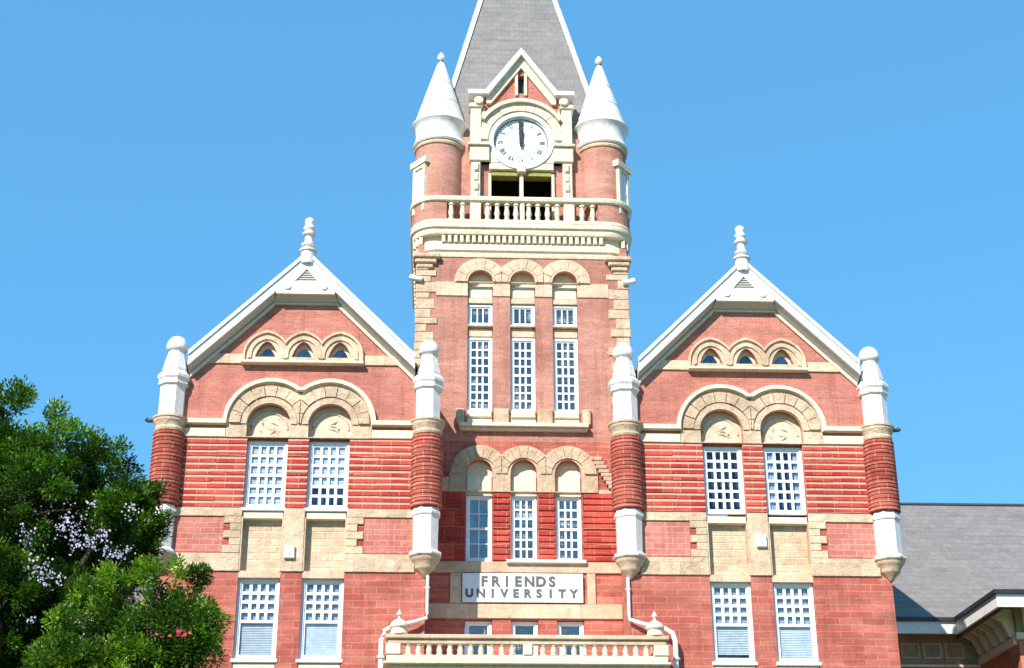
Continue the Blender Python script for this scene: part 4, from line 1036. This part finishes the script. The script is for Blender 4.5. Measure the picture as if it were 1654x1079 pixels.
def tree(name, label, base, lobes, leafm, seed, dens, size, trunk_r, bright=0, keep=None):
    rn = random.Random(seed); t = thing(name, label, 'tree', base); B_ = Vector(base)
    vs, fs, ti = [], [], []
    for (x, y, z, r) in lobes:
        c = Vector((x, y, z)); nsub = max(8, int(24*r*r+9)); lobetint = rn.uniform(-.12, .12)
        for k in range(nsub):
            while True:
                v = Vector((rn.uniform(-1, 1), rn.uniform(-1, 1), rn.uniform(-1, 1)))
                if .1 < v.length < 1: break
            out_ = rn.random() < .22; v = v.normalized()*(rn.uniform(1.05, 1.32) if out_ else rn.uniform(.35, 1.05)); sc = c+Vector((v.x*r, v.y*r, v.z*r*.92)); sr = (rn.uniform(.09, .17) if out_ else rn.uniform(.15, .32))*(r**.4)
            if keep and not keep(sc, rn): continue
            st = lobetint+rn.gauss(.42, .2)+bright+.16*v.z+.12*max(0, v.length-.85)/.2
            ax = (v+Vector((0, 0, .35))+Vector((rn.uniform(-.4, .4), rn.uniform(-.4, .4), rn.uniform(-.2, .4)))).normalized()
            for q_ in range(int(dens*sr*sr*60)):
                w = Vector((rn.gauss(0, 1), rn.gauss(0, 1), rn.gauss(0, 1))).normalized()
                p = sc+w*sr*rn.uniform(.25, 1.15); d = (w*.8+ax*.7+Vector((rn.uniform(-.5, .5), rn.uniform(-.5, .5), rn.uniform(-.5, .3)))).normalized()
                leaf(vs, fs, ti, p-B_, d, Vector((rn.uniform(-.6, .6), rn.uniform(-.6, .6), 1)), size*rn.uniform(.6, 1.3), size*.55*rn.uniform(.7, 1.2), min(1, max(0, st+rn.gauss(0, .13))))
    me = bpy.data.meshes.new('crown'); me.from_pydata([tuple(v) for v in vs], [], fs)
    at = me.attributes.new('tint', 'FLOAT', 'POINT'); at.data.foreach_set('value', ti); me.materials.append(M_[leafm]); link('crown', me, t)
    tk = MB(); top = Vector((0, 0, 3.2)); tk.tube([(0, 0, -.1), (.02, 0, .4), (-.05, .03, 1.8), tuple(top)], [trunk_r*1.5, trunk_r*1.1, trunk_r, trunk_r*.85], 12)
    tk.build('trunk', 'bark', t, True)
    br = MB()
    for (x, y, z, r) in lobes:
        c = Vector((x, y, z))-B_; midp = top.lerp(c, .5)+Vector((rn.uniform(-.3, .3), rn.uniform(-.3, .3), .3))
        br.tube([tuple(top-Vector((0, 0, .3))), tuple(midp), tuple(c)], [trunk_r*.55, trunk_r*.32, .03], 7)
        for k in range(5):
            d = Vector((rn.uniform(-1, 1), rn.uniform(-1, 1), rn.uniform(-.3, 1))).normalized(); a = midp.lerp(c, rn.uniform(.4, 1)); br.tube([tuple(a), tuple(a+d*r*.45+Vector((0, 0, .05))), tuple(a+d*r*.9)], [.03, .02, .008], 5)
    br.build('limb', 'bark', t, True); print(name, len(fs)); return t
gapsA = [Vector((-8.9, -10, 9.9)), Vector((-9.25, -10, 9.2)), Vector((-10.0, -10, 9.15))]
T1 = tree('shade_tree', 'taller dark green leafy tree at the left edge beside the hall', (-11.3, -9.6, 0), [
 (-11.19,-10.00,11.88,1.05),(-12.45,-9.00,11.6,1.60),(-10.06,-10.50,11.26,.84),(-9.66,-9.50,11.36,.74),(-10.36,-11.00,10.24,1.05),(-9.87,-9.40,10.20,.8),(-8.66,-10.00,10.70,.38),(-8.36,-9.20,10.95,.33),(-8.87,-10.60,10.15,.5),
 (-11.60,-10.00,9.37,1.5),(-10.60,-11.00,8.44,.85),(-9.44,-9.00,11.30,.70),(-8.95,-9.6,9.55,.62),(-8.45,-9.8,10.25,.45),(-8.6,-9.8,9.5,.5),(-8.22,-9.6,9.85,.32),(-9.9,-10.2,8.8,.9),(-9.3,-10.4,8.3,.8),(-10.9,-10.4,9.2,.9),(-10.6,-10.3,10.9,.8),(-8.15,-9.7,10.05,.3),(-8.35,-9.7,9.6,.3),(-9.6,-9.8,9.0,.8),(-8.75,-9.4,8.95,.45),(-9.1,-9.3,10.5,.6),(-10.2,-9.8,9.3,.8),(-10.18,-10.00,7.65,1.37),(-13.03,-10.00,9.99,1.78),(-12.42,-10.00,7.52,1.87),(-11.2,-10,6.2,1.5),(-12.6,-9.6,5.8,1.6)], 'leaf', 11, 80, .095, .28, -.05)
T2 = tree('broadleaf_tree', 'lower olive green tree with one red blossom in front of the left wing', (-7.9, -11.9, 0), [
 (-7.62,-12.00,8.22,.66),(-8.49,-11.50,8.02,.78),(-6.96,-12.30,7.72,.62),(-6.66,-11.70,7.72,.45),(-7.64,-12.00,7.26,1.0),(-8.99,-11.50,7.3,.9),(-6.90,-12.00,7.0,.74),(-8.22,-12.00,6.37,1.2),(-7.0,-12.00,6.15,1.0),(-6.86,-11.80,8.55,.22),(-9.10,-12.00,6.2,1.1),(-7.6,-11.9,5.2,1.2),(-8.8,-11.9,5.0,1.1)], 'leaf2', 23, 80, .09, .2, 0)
bsm = MB(); rn = random.Random(2)
for i in range(16):
    v = Vector((rn.gauss(0, 1), rn.gauss(0, 1), rn.gauss(0, .6))).normalized()*rn.uniform(.03, .16)
    c = Vector((1.05+v.x, -1.45+v.y*.5, 7.18+v.z*.7)); d = Vector((rn.uniform(-1, 1), rn.uniform(-1, .2), rn.uniform(-.6, 1))).normalized(); s_ = d.cross(Vector((0, 1, .3))).normalized()
    bsm.add([tuple(c), tuple(c+d*.04+s_*.03), tuple(c+d*.085), tuple(c+d*.04-s_*.03)], [(0, 1, 2, 3)])
bsm.build('blossom', 'petal', T2)
M_['lilac'] = plain('pale_lilac_gap_flecks', (.50, .46, .60), .6)
lil = MB()  # petal-shaped flecks added in place of bright backlit gaps between the leaves
for (x, z, r) in ((-9.34,9.58,.19),(-9.23,9.28,.16),(-8.91,9.22,.16),(-8.77,9.36,.12),(-8.59,9.06,.11),(-9.93,8.79,.14),(-9.70,8.64,.16),(-9.53,8.50,.14),(-10.18,9.42,.12),(-10.13,9.21,.07),(-8.24,9.86,.12),(-8.38,8.96,.12),(-8.28,9.04,.09),(-8.89,7.74,.12),(-8.57,7.71,.09),(-8.95,9.97,.08),(-9.89,7.73,.06),(-9.54,9.45,.09)):
    for i in range(int(1500*r*r)+10):
        v = Vector((rn.gauss(0, .8), rn.gauss(0, .5), rn.gauss(0, .75)))*r
        c = Vector((x+.15*rn.uniform(-r, r)+v.x+11.3, -11.75+v.y+9.6, z+v.z)); d = Vector((rn.uniform(-1, 1), rn.uniform(-1, .2), rn.uniform(-.6, 1))).normalized(); s_ = d.cross(Vector((0, 1, .3))).normalized()
        k = rn.uniform(.6, 1.2); lil.add([tuple(c), tuple(c+(d*.025+s_*.022)*k), tuple(c+d*.05*k), tuple(c+(d*.025-s_*.022)*k)], [(0, 1, 2, 3)])
lil.build('blossom', 'lilac', T1, label='pale lilac flecks standing in for bright gaps in the crown')
